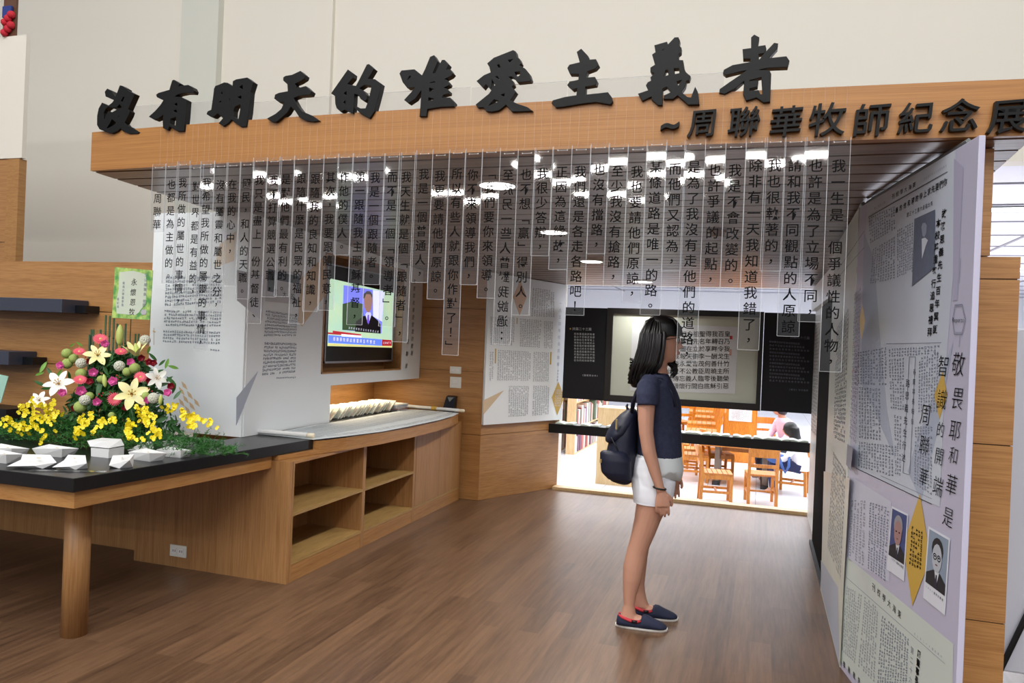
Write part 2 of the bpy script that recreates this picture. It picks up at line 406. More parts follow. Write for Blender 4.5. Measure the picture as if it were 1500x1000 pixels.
# ------------------------------------------------------------------ kiosk: ceiling of planks, header beam, side walls
def zs(y): return 2.2-(y-2.93)*.0405
HX0, HX1 = -3.19, .835
def hy(x):   # the beam's face bows gently towards the hall
    t = (x-(HX0+HX1)/2)/((HX1-HX0)/2); return 2.895+.065*t*t
soff = empty('ceiling_kiosk', (-1.2, 5.1, 2.1), kind='structure')
bk = G(); bk.add([(HX0, 2.99, 2.235), (HX1, 2.99, 2.235), (HX1, 7.41, zs(7.41)+.035), (HX0-.1, 7.41, zs(7.41)+.035), (HX0, 2.99, 2.38), (HX1, 2.99, 2.38), (HX1, 7.41, 2.36), (HX0-.1, 7.41, 2.36)],
    [(3, 2, 1, 0), (4, 5, 6, 7), (0, 1, 5, 4), (1, 2, 6, 5), (2, 3, 7, 6), (3, 0, 4, 7)])
bk.build('roof_body', mat('roof_dark', (70, 56, 48), .7), soff)
pw = .139; n = 32
for i in range(n):
    y0 = 2.985+i*pw+.008; y1 = 2.985+(i+1)*pw-.008
    if y1 > 7.41: y1 = 7.41
    g = G(); xl = HX0-(y0-2.95)*.024
    a, b = zs(y0), zs(y1)
    g.add([(xl, y0, a), (HX1, y0, a), (HX1, y1, b), (xl, y1, b), (xl, y0, a+.03), (HX1, y0, a+.03), (HX1, y1, b+.03), (xl, y1, b+.03)],
          [(3, 2, 1, 0), (4, 5, 6, 7), (0, 1, 5, 4), (1, 2, 6, 5), (2, 3, 7, 6), (3, 0, 4, 7)])
    g.build('plank', W_SOF, soff)
    if y1 < 7.39:
        z = zs(y1+.008)+.003; bx('joint', (xl, y1-.001, z), (HX1, y1+.017, z+.02), mat('joint_dark', (26, 20, 17), .8, .1), soff)
# header beam: front board, underside, left end
NS = 24
hd = empty('header_beam', (-1.2, 2.95, 2.2), 'long wooden header beam carrying black raised characters', 'beam')
g = G(); xs = [HX0+(HX1-HX0)*i/NS for i in range(NS+1)]
poly = [(x, hy(x)) for x in xs]+[(x, 2.98) for x in reversed(xs)]
g.prism(poly, 2.2, 2.39); g.build('front_board', W_HEAD, hd)
bx('top_board', (HX0, 2.981, 2.381), (HX1, 3.4, 2.392), W_HEAD, hd)
for (x, y) in ((-1.22, 3.43), (-1.26, 4.62), (-1.28, 5.83), (-1.06, 7.05)):
    t = empty('downlight', (x, y, zs(y)), ['bright round downlight in the plank ceiling nearest the header beam', 'second round downlight from the header beam in the plank ceiling',
        'third round downlight from the header beam in the plank ceiling', 'farthest round downlight, nearest the black screen wall'][[3.43, 4.62, 5.83, 7.05].index(y)], 'light', 'downlights in the plank ceiling')
    z = zs(y)
    G().loft([[(x+r*math.cos(a*math.pi/12), y+r*math.sin(a*math.pi/12), z+h) for a in range(24)] for r, h in ((.098, .01), (.098, -.006), (.085, -.006), (.085, -.002))], cap=False).build('ring', M_WHITE, t, True)
    G().loft([[(x+r*math.cos(a*math.pi/12), y+r*math.sin(a*math.pi/12), z+h) for a in range(24)] for r, h in ((.084, -.003), (.084, -.006))]).build('lamp', M_DOWN, t)
    dl = bpy.data.lights.new('downlight_beam', 'SPOT'); dl.energy = 50 if y < 6 else 22; dl.spot_size = rad(150); dl.spot_blend = .8; dl.shadow_soft_size = .08; dl.color = (1, .96, .9)
    do = bpy.data.objects.new('downlight_beam', dl); COL.objects.link(do); do.parent = t; do.location = (0, 0, -.03)
t = empty('smoke_detector', (-.27, 4.62, zs(4.62)), 'small brown round detector on the plank ceiling right of the lights', 'detector')
x, y, z = -.27, 4.62, zs(4.62)
for nm, rs in (('base', ((.055, 0), (.055, -.012))), ('sensor', ((.038, -.012), (.034, -.035)))):
    G().loft([[(x+r*math.cos(a*math.pi/8), y+r*math.sin(a*math.pi/8), z+h) for a in range(16)] for r, h in rs]).build(nm, mat('detector_brown', (150, 118, 92), .5), t)

# wooden end wall (Y=6.46), angled wall, both of boards
wl = empty('wall_end', (-2.8, 6.5, 0), kind='structure')
zc = [0, .585, 1.15, 1.715, 2.06]
for a, b in zip(zc, zc[1:]):
    bx('board', (-3.5, 6.46, a+.002), (-2.362, 6.5, b-.002), W_X, wl)
bx('core', (-3.5, 6.463, 0), (-2.37, 6.52, 2.05), mat('core_dark', (80, 54, 30), .8), wl)
A, B = Vector((-2.36, 6.46, 0)), Vector((-1.885, 7.42, 0)); dAB = (B-A).normalized(); nAB = Vector((dAB.y, -dAB.x, 0))
wa = empty('wall_angled', A, kind='structure')
for a, b in zip(zc, zc[1:]):
    g = G(); vs = [A, B, B-nAB*.04, A-nAB*.04]
    g.prism([(p.x, p.y) for p in vs], a+.002, b-.002); g.build('board', W_ANG, wa)
PA = Plane(A+nAB*.03, nAB)
# left wooden wall behind the flowers and under the table
wf = empty('wall_flower_side', (-5, 3.98, 0), kind='structure')
for a, b in ((0, .66), (.79, 1.16), (1.165, 1.52), (1.525, 1.85)):
    bx('board', (-7.5, 3.96, a), (-3.62, 4.0, b), W_Z if a == 0 else W_X, wf)
bx('core', (-7.5, 3.97, 0), (-3.62, 4.02, 1.845), MATS['core_dark'], wf)
# right wooden column
rc = empty('wall_right', (.72, 3.2, 0), kind='structure')
xr, yr = .842, 3.08
for a, b in ((0, .53), (.534, 1.15), (1.154, 1.73), (1.734, 1.81)):
    bx('board', (.612, yr, a), (xr, yr+.2, b), W_X, rc)
bx('board', (.612, yr-.0, 1.814), (.748, yr+.2, 2.19), W_X, rc)
bx('core', (.617, yr+.005, 0), (xr-.006, yr+.19, 1.8), MATS['core_dark'], rc)
# windowed end: sill and dado under the shelf
struct('trim_40', G().box((-1.9, 7.30, 0), (.5, 7.42, .028)), W_BEIGE)

# ------------------------------------------------------------------ storage cabinets, counter and table
def cab(name, label, y0, y1, doors=False):
    x0, x1 = -2.96, -2.53; z1 = .70; t = .018
    c = empty(name, ((x0+x1)/2, (y0+y1)/2, 0), label, 'cabinet')
    bx('side_panel', (x0, y0, 0), (x1, y0+t, z1), W_Z, c); bx('side_panel', (x0, y1-t, 0), (x1, y1, z1), W_Z, c)
    bx('back_panel', (x0, y0+t, .1), (x0+.01, y1-t, z1), W_Z, c)
    bx('plinth', (x1-.012, y0+t, 0), (x1-.002, y1-t, .098), W_Y, c)
    bx('bottom_shelf', (x0+.01, y0+t, .1), (x1, y1-t, .118), W_SHELF, c)
    if doors:
        m = (y0+y1)/2
        bx('door', (x1-.016, y0+t+.002, .12), (x1+.002, m-.002, z1-.01), W_Z, c); bx('door', (x1-.016, m+.002, .12), (x1+.002, y1-t-.002, z1-.01), W_Z, c)
    else:
        bx('shelf', (x0+.01, y0+t, .382), (x1, y1-t, .4), W_SHELF, c)
    bx('top_rail', (x0, y0+t, z1-.016), (x1, y1-t, z1), W_Y, c)
    return c
cab('open_shelf_unit', 'empty wooden open shelf unit nearest the table, beside the wall socket panel', 3.815, 4.66)
cab('open_shelf_unit', 'empty wooden open shelf unit between the other open bay and the doors', 4.662, 5.46)
cab('door_cabinet', 'wooden cabinet with two plain doors at the far end of the counter', 5.462, 6.42, True)
g = G().box((-3.62, 3.79, 0), (-2.53, 3.812, .70))
sp = empty('cabinet_side', (-3.0, 3.8, 0), 'wide wooden end panel of the cabinets with a wall socket', 'panel')
g.build('panel', W_Z, sp)
edge = [(-2.56, 4.125), (-2.50, 4.35), (-2.445, 4.7), (-2.42, 5.1), (-2.42, 5.6), (-2.455, 6.0), (-2.51, 6.28), (-2.60, 6.455)]
ct = empty('counter_top', (-2.8, 5.1, .70), 'long counter top with a bowed wooden edge above the cabinets', 'counter')
G().prism(edge+[(-3.5, 6.455), (-3.5, 4.125)], .702, .782).build('wooden_edge', W_Y, ct)
G().prism([(-2.62, 3.80), (-2.56, 4.125), (-3.5, 4.125), (-3.5, 3.80)], .702, .728).build('lower_edge', W_Y, ct)
G().prism([(x-.004, y) for x, y in edge]+[(-3.5, 6.455), (-3.5, 4.125)], .783, .79).build('black_surface', M_BLACK, ct)
tb = empty('display_table', (-3.8, 3.1, 0), 'black topped wooden table holding the flowers and folded papers', 'table')
top = [(-7.4, 2.44), (-2.735, 2.515), (-2.597, 4.12), (-3.0, 4.12), (-3.0, 3.795), (-3.62, 3.795), (-3.62, 3.955), (-7.4, 3.955)]
o = G().prism(top, .73, .79).build('black_top', M_BLACK, tb); bevel(o, .003)
o = G().prism([(-7.38, 2.47), (-2.755, 2.54), (-2.655, 3.786), (-3.625, 3.786), (-3.625, 3.955), (-7.38, 3.955)], .655, .729).build('apron', W_EDGE, tb); bevel(o, .002)
G().tube([(-2.985, 2.78, 0), (-2.985, 2.78, .655)], .056, 28).build('leg', W_Z, tb, True)
def plate(loc, axis, w, h, name, label, detail):
    c = empty(name, loc, label, 'switch' if 'switch' in name else 'socket'); x, y, z = loc
    o = G().box((x-w/2, y-.009, z-h/2), (x+w/2, y, z+h/2)).build('cover_plate', M_PLASTIC, c); bevel(o, .003)
    for dx, dz, ww, hh in detail:
        bx('rocker' if 'switch' in name else 'outlet', (x+dx-ww/2, y-.012, z+dz-hh/2), (x+dx+ww/2, y-.008, z+dz+hh/2), M_WHITE, c)
    return c
c = plate((-3.285, 3.79, .10), 'y', .12, .07, 'wall_socket', 'white double wall socket low on the wooden cabinet side', ((-.025, 0, .036, .036), (.025, 0, .036, .036)))
for dx in (-.025, .025):
    for dd in (-.007, .007): bx('slot', (-3.285+dx+dd-.0015, 3.777, .095), (-3.285+dx+dd+.0015, 3.7785, .108), M_INK, c)
plate((-2.625, 6.46, 1.155), 'y', .11, .065, 'light_switch', 'blank white plate, the upper of two on the wooden wall', ((-.022, 0, .03, .02), (.022, 0, .03, .02)))
plate((-2.62, 6.46, 1.044), 'y', .11, .10, 'light_switch', 'larger white switch plate, the lower of two on the wooden wall', ((0, .01, .05, .03), (0, -.03, .06, .008)))

# ------------------------------------------------------------------ white exhibition wall with TV
XW = -2.98; YE = 6.452
ew = empty('tv_wall', (-2.98, 5.1, .79), 'tall white exhibition wall holding the television above the counter', 'exhibition panel')
g = G()
def wp(y0, y1, z0, z1a, z1b=None):
    z1b = z1a if z1b is None else z1b
    x0, x1 = XW-.03, XW
    g.add([(x0, y0, z0), (x1, y0, z0), (x1, y1, z0), (x0, y1, z0), (x0, y0, z1a), (x1, y0, z1a), (x1, y1, z1b), (x0, y1, z1b)],
          [(3, 2, 1, 0), (4, 5, 6, 7), (0, 1, 5, 4), (1, 2, 6, 5), (2, 3, 7, 6), (3, 0, 4, 7)])
OY0, OY1, OZ0, OZ1 = 4.79, 6.06, 1.15, 2.02
tz = lambda y: zs(y)-.006
wp(3.95, OY0, .792, tz(3.95), tz(OY0)); wp(OY0, OY1, OZ1, tz(OY0), tz(OY1)); wp(OY0, OY1, 1.062, OZ0); wp(OY1, YE, 1.062, tz(OY1), tz(YE)); wp(OY0, 4.93, .792, 1.062)
g.build('white_board', M_BOARD, ew)
g = G().box((XW-.16, OY0-.02, OZ0-.02), (XW-.031, OY0, OZ1+.0)).box((XW-.16, OY1, OZ0-.02), (XW-.031, OY1+.02, OZ1)).box((XW-.16, OY0, OZ0-.02), (XW-.031, OY1, OZ0)).box((XW-.16, OY0, OZ1-.001), (XW-.031, OY1, OZ1+.015)).box((XW-.18, OY0-.02, OZ0-.02), (XW-.16, OY1+.02, OZ1+.01))
g.build('recess_box', W_Y, ew)
g = G(); f = .012
g.box((XW-.03, OY0, OZ0), (XW+.004, OY0+f, OZ1)).box((XW-.03, OY1-f, OZ0), (XW+.004, OY1, OZ1)).box((XW-.03, OY0, OZ0), (XW+.004, OY1, OZ0+f)).box((XW-.03, OY0, OZ1-f), (XW+.004, OY1, OZ1))
g.build('wooden_rim', W_Y, ew)
nb = empty('niche', (-3.25, 5.7, .79), 'lit wooden niche in the wall under the television', 'niche')
bx('back_board', (-3.46, 4.9, .79), (-3.44, 6.455, 1.1), W_Y, nb); bx('roof_board', (-3.44, 4.9, 1.062), (XW-.031, 6.455, 1.08), W_Y, nb); bx('end_board', (-3.44, 4.90, .79), (XW-.031, 4.915, 1.062), W_X, nb)
PT = PX(XW)
# printed things on it
flat('tan_triangle', PT, [(388, 505), (402, 455), (436, 462), (478, 378), (470, 395), (452, 440), (437, 475)], M_TAN, ew) if False else None
flat('tan_print', PT, [(440, 408), (478, 372), (478, 430), (442, 478), (436, 470)], M_TAN, ew)
flat('grey_print', PT, [(347, 395), (388, 404), (384, 470), (347, 440)], mat('print_faint', (222, 225, 234), .45), ew, .001)
flat('grey_triangle_print', PT, [(378, 543), (346, 582), (345.5, 624)], M_GREYP, ew)
ph = flat('photo_print', PT, [(392, 390), (441, 401), (437, 446), (388, 441)], mat('photo_grey', (206, 208, 216), .5), ew, .002)
lettering('photo_writing', PT, [('字', 403, 428, 10), ('大', 416, 431, 10), ('的', 428, 434, 10), ('詩', 431, 440, 8)], M_INK, ew, .004)
flat('photo_dark_figure', PT, [(392, 393), (404, 396), (400, 428), (391, 426)], mat('photo_dark', (60, 62, 72), .6), ew, .003)
flat('photo_dark_band', PT, [(406, 398), (439, 405), (438, 416), (405, 410)], MATS['photo_dark'], ew, .003)
textblock('body_text', PT, ((389, 453), (436, 461), (433, 493), (386, 493)), 22, 8, M_INKG, ew, horiz=True)
textblock('body_text', PT, ((387, 500), (434, 502), (432, 546), (383, 551)), 22, 9, M_INKG, ew, horiz=True)
textblock('credit_line', PT, ((404, 552), (433, 551), (433, 554), (404, 555)), 12, 1, M_INKG, ew, horiz=True)
lettering('handwriting', PT, column('敬畏耶和華是智慧的開端', 607, 412, 603, 517, 7.5)+column('周聯華', 597, 500, 595, 536, 8), M_INK, ew, off=.0, shear=.2)
for (a, b) in (((470, 544), (489, 564)),): pass
# front-facing white board
fb = empty('text_board', (-3.34, 3.94, .79), 'white text board standing on the table behind the flowers', 'exhibition panel')
o = bx('board', (-3.70, 3.93, .79), (-2.985, 3.952, 2.16), M_BOARD, fb); bevel(o, .003)
PB = PY(3.93)
textblock('body_text', PB, ((243, 404), (326, 404), (324, 444), (241, 449)), 25, 8, M_INKG, fb, horiz=True, fill=.9)
textblock('body_text', PB, ((241, 453), (325, 455), (323, 479), (239, 478)), 25, 5, M_INKG, fb, horiz=True, fill=.9)
textblock('body_text', PB, ((239, 483), (323, 485), (322, 505), (238, 502)), 25, 4, M_INKG, fb, horiz=True, fill=.9)
textblock('credit_line', PB, ((308, 510), (322, 511), (322, 515), (308, 514)), 4, 1, M_INKG, fb, horiz=True)
flat('tan_print', PB, [(346, 338), (343, 382), (314, 392), (322, 358)], mat('print_tan_pale', (226, 208, 188), .5), fb)
g = G()
for i, (u, v) in enumerate(((262, 566), (268, 578), (274, 572), (277, 588), (284, 583), (262, 583), (271, 594), (266, 558))):
    g.add([PB.at(u, v, .0015), PB.at(u+6, v+5, .0015), PB.at(u+9, v+13, .0015), PB.at(u+2, v+8, .0015)], [(0, 1, 2, 3)])
g.build('tan_pattern', M_TAN, fb)
g = G().add([PB.at(*p, .0015) for p in ((224, 484), (228, 485), (228, 487), (224, 486))], [(0, 1, 2, 3)]).add([PB.at(*p, .0015) for p in ((225.3, 480), (226.3, 480), (226, 505), (225, 505))], [(0, 1, 2, 3)])
g.build('tan_mark', M_TAN, fb)

# television
tv = empty('television', (-3.08, 5.49, 1.22), 'flat television in a wooden recess showing a suited man in a news show', 'television')
o = bx('housing', (-3.13, 4.955, 1.228), (-3.055, 6.03, 1.95), M_BLACK, tv); bevel(o, .004)
g = G().box((-3.075, 4.947, 1.22), (-3.05, 6.038, 1.234)).box((-3.075, 4.947, 1.22), (-3.05, 4.957, 1.957)).box((-3.075, 6.03, 1.22), (-3.05, 6.038, 1.957)).box((-3.075, 4.947, 1.948), (-3.05, 6.038, 1.957))
g.build('silver_frame', mat('silver_frame', (176, 176, 182), .3, metal=.6), tv)
o = bx('wall_bracket', (-3.15, 5.3, 1.4), (-3.13, 5.7, 1.7), M_ALU, tv)
PV = PX(-3.054)
def scr(name, pts, c, lift, e=1.0): return flat(name, PV, [(440+x/4, 370+y/4) for x, y in pts], mat('screen_'+name, c, .3, .3, emit=e), sc_, lift)
sc_ = flat('screen', PV, [(440+x/4, 370+y/4) for x, y in ((172, 150), (546, 236), (537, 556), (158, 546))], mat('screen_backdrop', (196, 214, 160), .3, .3, emit=.85, noise=(150, 196, 190), ns=6), tv, .001)
scr('picture', ((252, 190), (490, 228), (474, 474), (244, 452)), (110, 116, 224), .0016)
scr('picture_light', ((424, 218), (490, 228), (478, 405), (425, 372)), (204, 206, 250), .0018)
scr('garden', ((246, 300), (300, 285), (365, 300), (372, 460), (244, 452)), (58, 84, 52), .002, .6)
scr('suit', ((318, 462), (324, 404), (366, 372), (386, 366), (416, 366), (452, 396), (468, 420), (468, 474)), (18, 18, 26), .0024, .4)
scr('face', ((370, 262), (376, 238), (396, 228), (414, 240), (420, 280), (414, 330), (400, 350), (386, 346), (374, 320)), (170, 130, 118), .0028, .6)
scr('hair', ((366, 268), (370, 240), (388, 224), (408, 226), (420, 246), (418, 266), (408, 244), (384, 242), (374, 266)), (90, 88, 92), .0031, .5)
scr('shirt', ((378, 362), (388, 348), (410, 350), (414, 366), (396, 420)), (200, 200, 236), .003, .8)
scr('tie', ((392, 364), (400, 364), (402, 408), (396, 420), (388, 404)), (110, 80, 200), .0034, .8)
scr('red_banner', ((188, 456), (355, 478), (355, 490), (160, 476), (160, 466), (188, 468)), (176, 40, 52), .002, .8)
scr('white_banner', ((238, 476), (356, 486), (356, 498), (240, 490)), (236, 236, 240), .0024, .9)
scr('blue_banner', ((162, 482), (476, 508), (476, 545), (162, 528)), (84, 110, 230), .002, 1.2)
scr('red_corner', ((477, 508), (535, 512), (534, 546), (476, 545)), (160, 26, 40), .0026, .8)
scr('yellow_line', ((160, 530), (476, 546), (536, 548), (536, 555), (158, 545)), (214, 206, 130), .0028, .8)
lettering('banner_text', PV, [(c, 440+(196+i*19.5)/4, 370+(505+i*1.55)/4, 6) for i, c in enumerate('周聯華牧師追思禮拜各界懷念')], mat('screen_text', (200, 190, 255), emit=1.1), sc_, .004, off=.01)
lettering('caption_text', PV, [(c, 440+(284+i*14)/4, 370+(440+i*1.9)/4, 3.6) for i, c in enumerate('我們都很懷念這位牧師老人家')], mat('screen_caption', (210, 210, 230), emit=.9), sc_, .004)
lettering('corner_text', PV, [(c, 440+(487+i*9.5)/4, 370+528/4, 4.6) for i, c in enumerate('CRNTV')], MATS['screen_caption'], sc_, .004, off=.01)

# angled white newspaper board
ab = empty('newspaper_board', A+nAB*.02+Vector((0, 0, .68)), 'white newspaper board with gold diamonds on the angled wall', 'exhibition panel')
g = G(); p0 = A+nAB*.004-dAB*.0; p1 = B+nAB*.004; vs = [p0, p1, p1+nAB*.026, p0+nAB*.026]
zt0, zt1 = zs(6.5)-.01, zs(7.4)-.004
g.add([(p.x, p.y, .68) for p in vs]+[(vs[0].x, vs[0].y, zt0), (vs[1].x, vs[1].y, zt1), (vs[2].x, vs[2].y, zt1), (vs[3].x, vs[3].y, zt0)],
      [(3, 2, 1, 0), (4, 5, 6, 7), (0, 1, 5, 4), (1, 2, 6, 5), (2, 3, 7, 6), (3, 0, 4, 7)])
g.build('board', M_BOARD, ab)
c8 = lambda x, y: (680+x/3.703, 370+y/3.703)
for q, cc, rr in ((((370, 188), (490, 205), (490, 350), (360, 345)), 10, 16), (((140, 345), (275, 350), (270, 505), (140, 500)), 12, 16), (((300, 355), (420, 365), (410, 515), (300, 508)), 10, 16),
                  (((430, 370), (482, 372), (478, 520), (430, 518)), 5, 16), (((180, 525), (362, 535), (358, 695), (176, 692)), 16, 18), (((374, 535), (460, 540), (458, 698), (370, 700)), 8, 18),
                  (((240, 720), (352, 722), (345, 885), (236, 890)), 10, 18), (((372, 720), (462, 720), (458, 875), (366, 885)), 8, 18), (((136, 535), (160, 536), (156, 695), (134, 695)), 2, 16)):
    textblock('body_text', PA, tuple(c8(*p) for p in q), cc, rr, M_INKL, ab)
flat('gold_diamond', PA, [c8(*p) for p in ((303, 150), (338, 240), (300, 342), (264, 240))], mat('print_orange', (208, 150, 88), .5), ab)
flat('gold_diamond', PA, [c8(*p) for p in ((510, 698), (543, 785), (503, 882), (474, 785))], M_GOLD, ab)
textblock('diamond_text', PA, tuple(c8(*p) for p in ((490, 740), (528, 740), (524, 835), (488, 832))), 7, 10, M_PAPER, ab, .0035, horiz=True)
flat('tan_triangle', PA, [c8(*p) for p in ((216, 745), (104, 800), (102, 880))], mat('print_tan_board', (214, 190, 158), .5), ab)
for q in (((167, 520), (173, 520), (171, 600), (165, 600)), ((467, 538), (474, 538), (471, 606), (464, 606)), ((284, 352), (289, 352), (288, 386), (283, 386))): flat('gold_bar', PA, [c8(*p) for p in q], M_GOLD, ab)
lettering('side_title', PA, column('一九五四年校長周聯華', 680+522/3.703, 370+275/3.703, 680+508/3.703, 370+605/3.703, 6), M_GREYP, ab)
lettering('side_text', PA, column('本刊記者', 680+508/3.703, 370+640/3.703, 680+505/3.703, 370+690/3.703, 3.4), M_INKG, ab)

# ------------------------------------------------------------------ black screen wall and reading shelf at the window
YB = 7.3
bw = empty('black_display', (-.7, YB, .904), 'wide black display wall with a framed calligraphy sheet across the window', 'display')
for (x0, x1, nm) in ((-1.835, -1.425, 'side_board'), (.012, .442, 'side_board')):
    bx(nm, (x0, YB, .903), (x1, YB+.05, 1.79), M_BLACKM, bw)
g = G().box((-1.42, YB-.012, .9), (.008, YB+.05, .962)).box((-1.42, YB-.012, 1.742), (.008, YB+.05, 1.795)).box((-1.42, YB-.012, .962), (-1.365, YB+.05, 1.742)).box((-.032, YB-.012, .962), (.008, YB+.05, 1.742))
g.build('frame', mat('frame_black_brown', (28, 24, 22), .35), bw)
bx('mount_board', (-1.365, YB+.01, .962), (-.032, YB+.05, 1.742), mat('mount_pale_green', (206, 212, 198), .4, .4), bw)
PS = PY(YB+.01); c6 = lambda x, y: (800+x/3.488, 420+y/3.488)
flat('calligraphy_sheet', PS, [c6(*p) for p in ((440, 183), (985, 205), (965, 547), (428, 530))], mat('sheet_white', (218, 222, 226), .5), bw)
sheet = ['皇乃我生竹所榮惡', '百召令戈什主聽引', '我轉畔酬善曉後穌', '得年享一何周零底', '聖名於李茂臣臨白', '祖先立德言教人間', '今日在天愛公義行', '知恩圖報永不忘懷', '路得書成後世傳頌', '和平之子來此地上']
it = []
for i, s in enumerate(sheet):
    for j, ch in enumerate(s):
        x, y = 926-i*32-j*1.2, 240+j*38; it.append((ch,)+c6(x, y)+(9.0,))
lettering('calligraphy', PS, it, M_INK, bw, .003)
flat('red_seal', PS, [c6(*p) for p in ((938, 250), (952, 250), (952, 268), (938, 268))], mat('seal_red', (196, 60, 52), .5), bw, .003)
flat('red_seal', PS, [c6(*p) for p in ((936, 318), (948, 318), (947, 350), (936, 350))], mat('seal_pink', (216, 170, 160), .5), bw, .003)
PK = PY(YB)
lettering('title_text', PK, [(c,)+c6(142+i*16.5, 214+i*.4)+(4.6,) for i, c in enumerate('詩篇二十三篇')], M_INKW, bw)
lettering('title_text', PK, [(c,)+c6(1256+i*16.5, 256+i*1)+(4.6,) for i, c in enumerate('詩篇二十三篇')], M_INKG, bw)
ps = ['耶和華是我的牧者', '我必不至缺乏他使', '我躺臥在青草地上', '領我在可安歇的水', '他使我的靈魂甦醒', '為自己的名引導我', '走義路我雖然行過', '死蔭的幽谷也不怕', '遭害因為你與我同', '在你的杖你的竿都']
lettering('psalm_text', PK, [(c,)+c6(148+k*13.5, 240+r*15+k*.4)+(3.4,) for r, s in enumerate(ps) for k, c in enumerate(s)], M_INKW, bw)
lettering('psalm_text', PK, [(c,)+c6(1146+k*(12+2*(r % 3)), 280+r*18+k*.9)+(3.2,) for r, s in enumerate(ps+ps[:2]) for k, c in enumerate(s+'安慰我在我')], M_INKG, bw)
lettering('credit_text', PK, [(c,)+c6(186+i*13, 451+i*.5)+(3.0,) for i, c in enumerate('《聖經和合本》')], M_INKW, bw)
lettering('credit_text', PK, [(c,)+c6(1242+i*13, 524+i*.7)+(3.0,) for i, c in enumerate('《書法》中文聖經')], M_INKG, bw)
flat('gold_dot', PK, [c6(*p) for p in ((119, 214), (124, 209), (129, 214), (124, 219))], M_GOLD, bw)
sh = empty('reading_shelf', (-.8, YB, .56), 'long black reading shelf below the display wall', 'shelf')
o = bx('shelf_beam', (-2.09, YB-.02, .558), (.438, YB+.17, .646), M_BLACK, sh); bevel(o, .003)
random.seed(3)
xx = -1.93
slots = [-1.80, -1.55, -1.30, -1.05, -.66, -.50, -.33, -.14, .04, .20, .345]
for i, x in enumerate(slots):
    w_ = .105 if i > 3 else .12; z = .647; y = YB+.06
    b = empty('booklet', (x, y, z), None, 'booklet', 'open booklets on the reading shelf')
    pos = ['leftmost, at the angled board', 'second from the left end', 'third from the left end, left of the visitor', 'behind the backpack', 'just right of the visitor', 'second right of the visitor', 'with a dark back edge, below the calligraphy', 'fourth right of the visitor', 'below the right edge of the calligraphy', 'second from the right end', 'rightmost, beside the right board'][i]
    b['label'] = 'open booklet on the reading shelf, '+pos
    for sg in (-1, 1):
        g = G(); n_ = 6; pr = []
        for k in range(n_+1):
            t = k/n_; pr.append((x+sg*t*w_*.75, z+.004+.012*math.sin(t*math.pi*.75)))
        g.loft([[(a, y-.07, z), (a, y+.09, z), (a, y+.09, h), (a, y-.07, h)] for a, h in pr]); g.build('page_block', mat('page_green', (214, 226, 214), .6), b)
    bx('cover', (x-w_*.78, y-.073, z-.0006), (x+w_*.78, y+.093, z+.0014), mat('cover_grey', (150, 158, 156), .6), b)

# ------------------------------------------------------------------ right side boards
C0 = Vector((.403, 3.86, 0)); F0 = Vector((.625, 2.752, 0)); dR = (C0-F0).normalized(); nR = Vector((-dR.y, dR.x, 0))   # towards the aisle
rb = empty('lilac_board', F0, 'tall lilac panel of newspaper prints in the right foreground', 'exhibition panel')
g = G(); vs = [F0, C0, C0-nR*.02, F0-nR*.02]
g.add([(p.x, p.y, 0.0) for p in vs]+[(p.x, p.y, 2.155 if i in (0, 3) else 2.125) for i, p in enumerate(vs)], [(3, 2, 1, 0), (4, 5, 6, 7), (0, 1, 5, 4), (1, 2, 6, 5), (2, 3, 7, 6), (3, 0, 4, 7)])
o = g.build('board', M_BOARDL, rb); bevel(o, .002)
PR = Plane(F0, nR)
c1 = lambda x, y: (1180+x/4.762, 190+y/4.762)      # crop [1180,190..] scale 4.762
c2 = lambda x, y: (1180+x/3.846, 500+y/3.846)
c3 = lambda x, y: (1180+x/3.573, 720+y/3.573)
flat('newsprint_sheet', PR, [c1(432, 520), c1(1050, 140), (1397, 400), (1384, 560), (1377, 742), (1360, 735), (1252, 685)], M_NEWS, rb, .001)
flat('newsprint_sheet', PR, [(1241, 815), (1397, 943), (1396, 1010), (1262, 1003), (1229, 965)], M_NEWS2, rb, .001)
flat('newsprint_sheet', PR, [(1251, 700), (1306, 735), (1303, 852), (1243, 820)], mat('newsprint_lilac', (202, 204, 222), .4, .4), rb, .001)
flat('grey_shard_print', PR, [(1262, 500), (1262, 560), (1312, 672), (1300, 600), (1290, 500), (1281, 380), (1266, 340)], mat('print_shard', (172, 182, 202), .45), rb, .0014)
flat('grey_shard_print', PR, [(1397, 500), (1345, 640), (1330, 690), (1350, 735), (1372, 640)], MATS['print_shard'], rb, .0014)
PH = mat('photo_slate', (84, 92, 112), .5, noise=(104, 112, 132), ns=40)
pp = flat('portrait_photo', PR, [c1(765, 622), c1(910, 556), c1(908, 960), (1337, 419)], PH, rb, .003)
g = G(); hc = c1(835, 690)
flat('portrait_face', PR, [c1(*p) for p in ((816, 680), (824, 652), (842, 648), (854, 668), (850, 720), (838, 748), (824, 740))], mat('photo_face', (140, 148, 166), .5), pp, .004)
flat('portrait_collar', PR, [c1(*p) for p in ((818, 760), (842, 752), (862, 770), (846, 810), (820, 900))], mat('photo_pale', (206, 212, 224), .5), pp, .004)
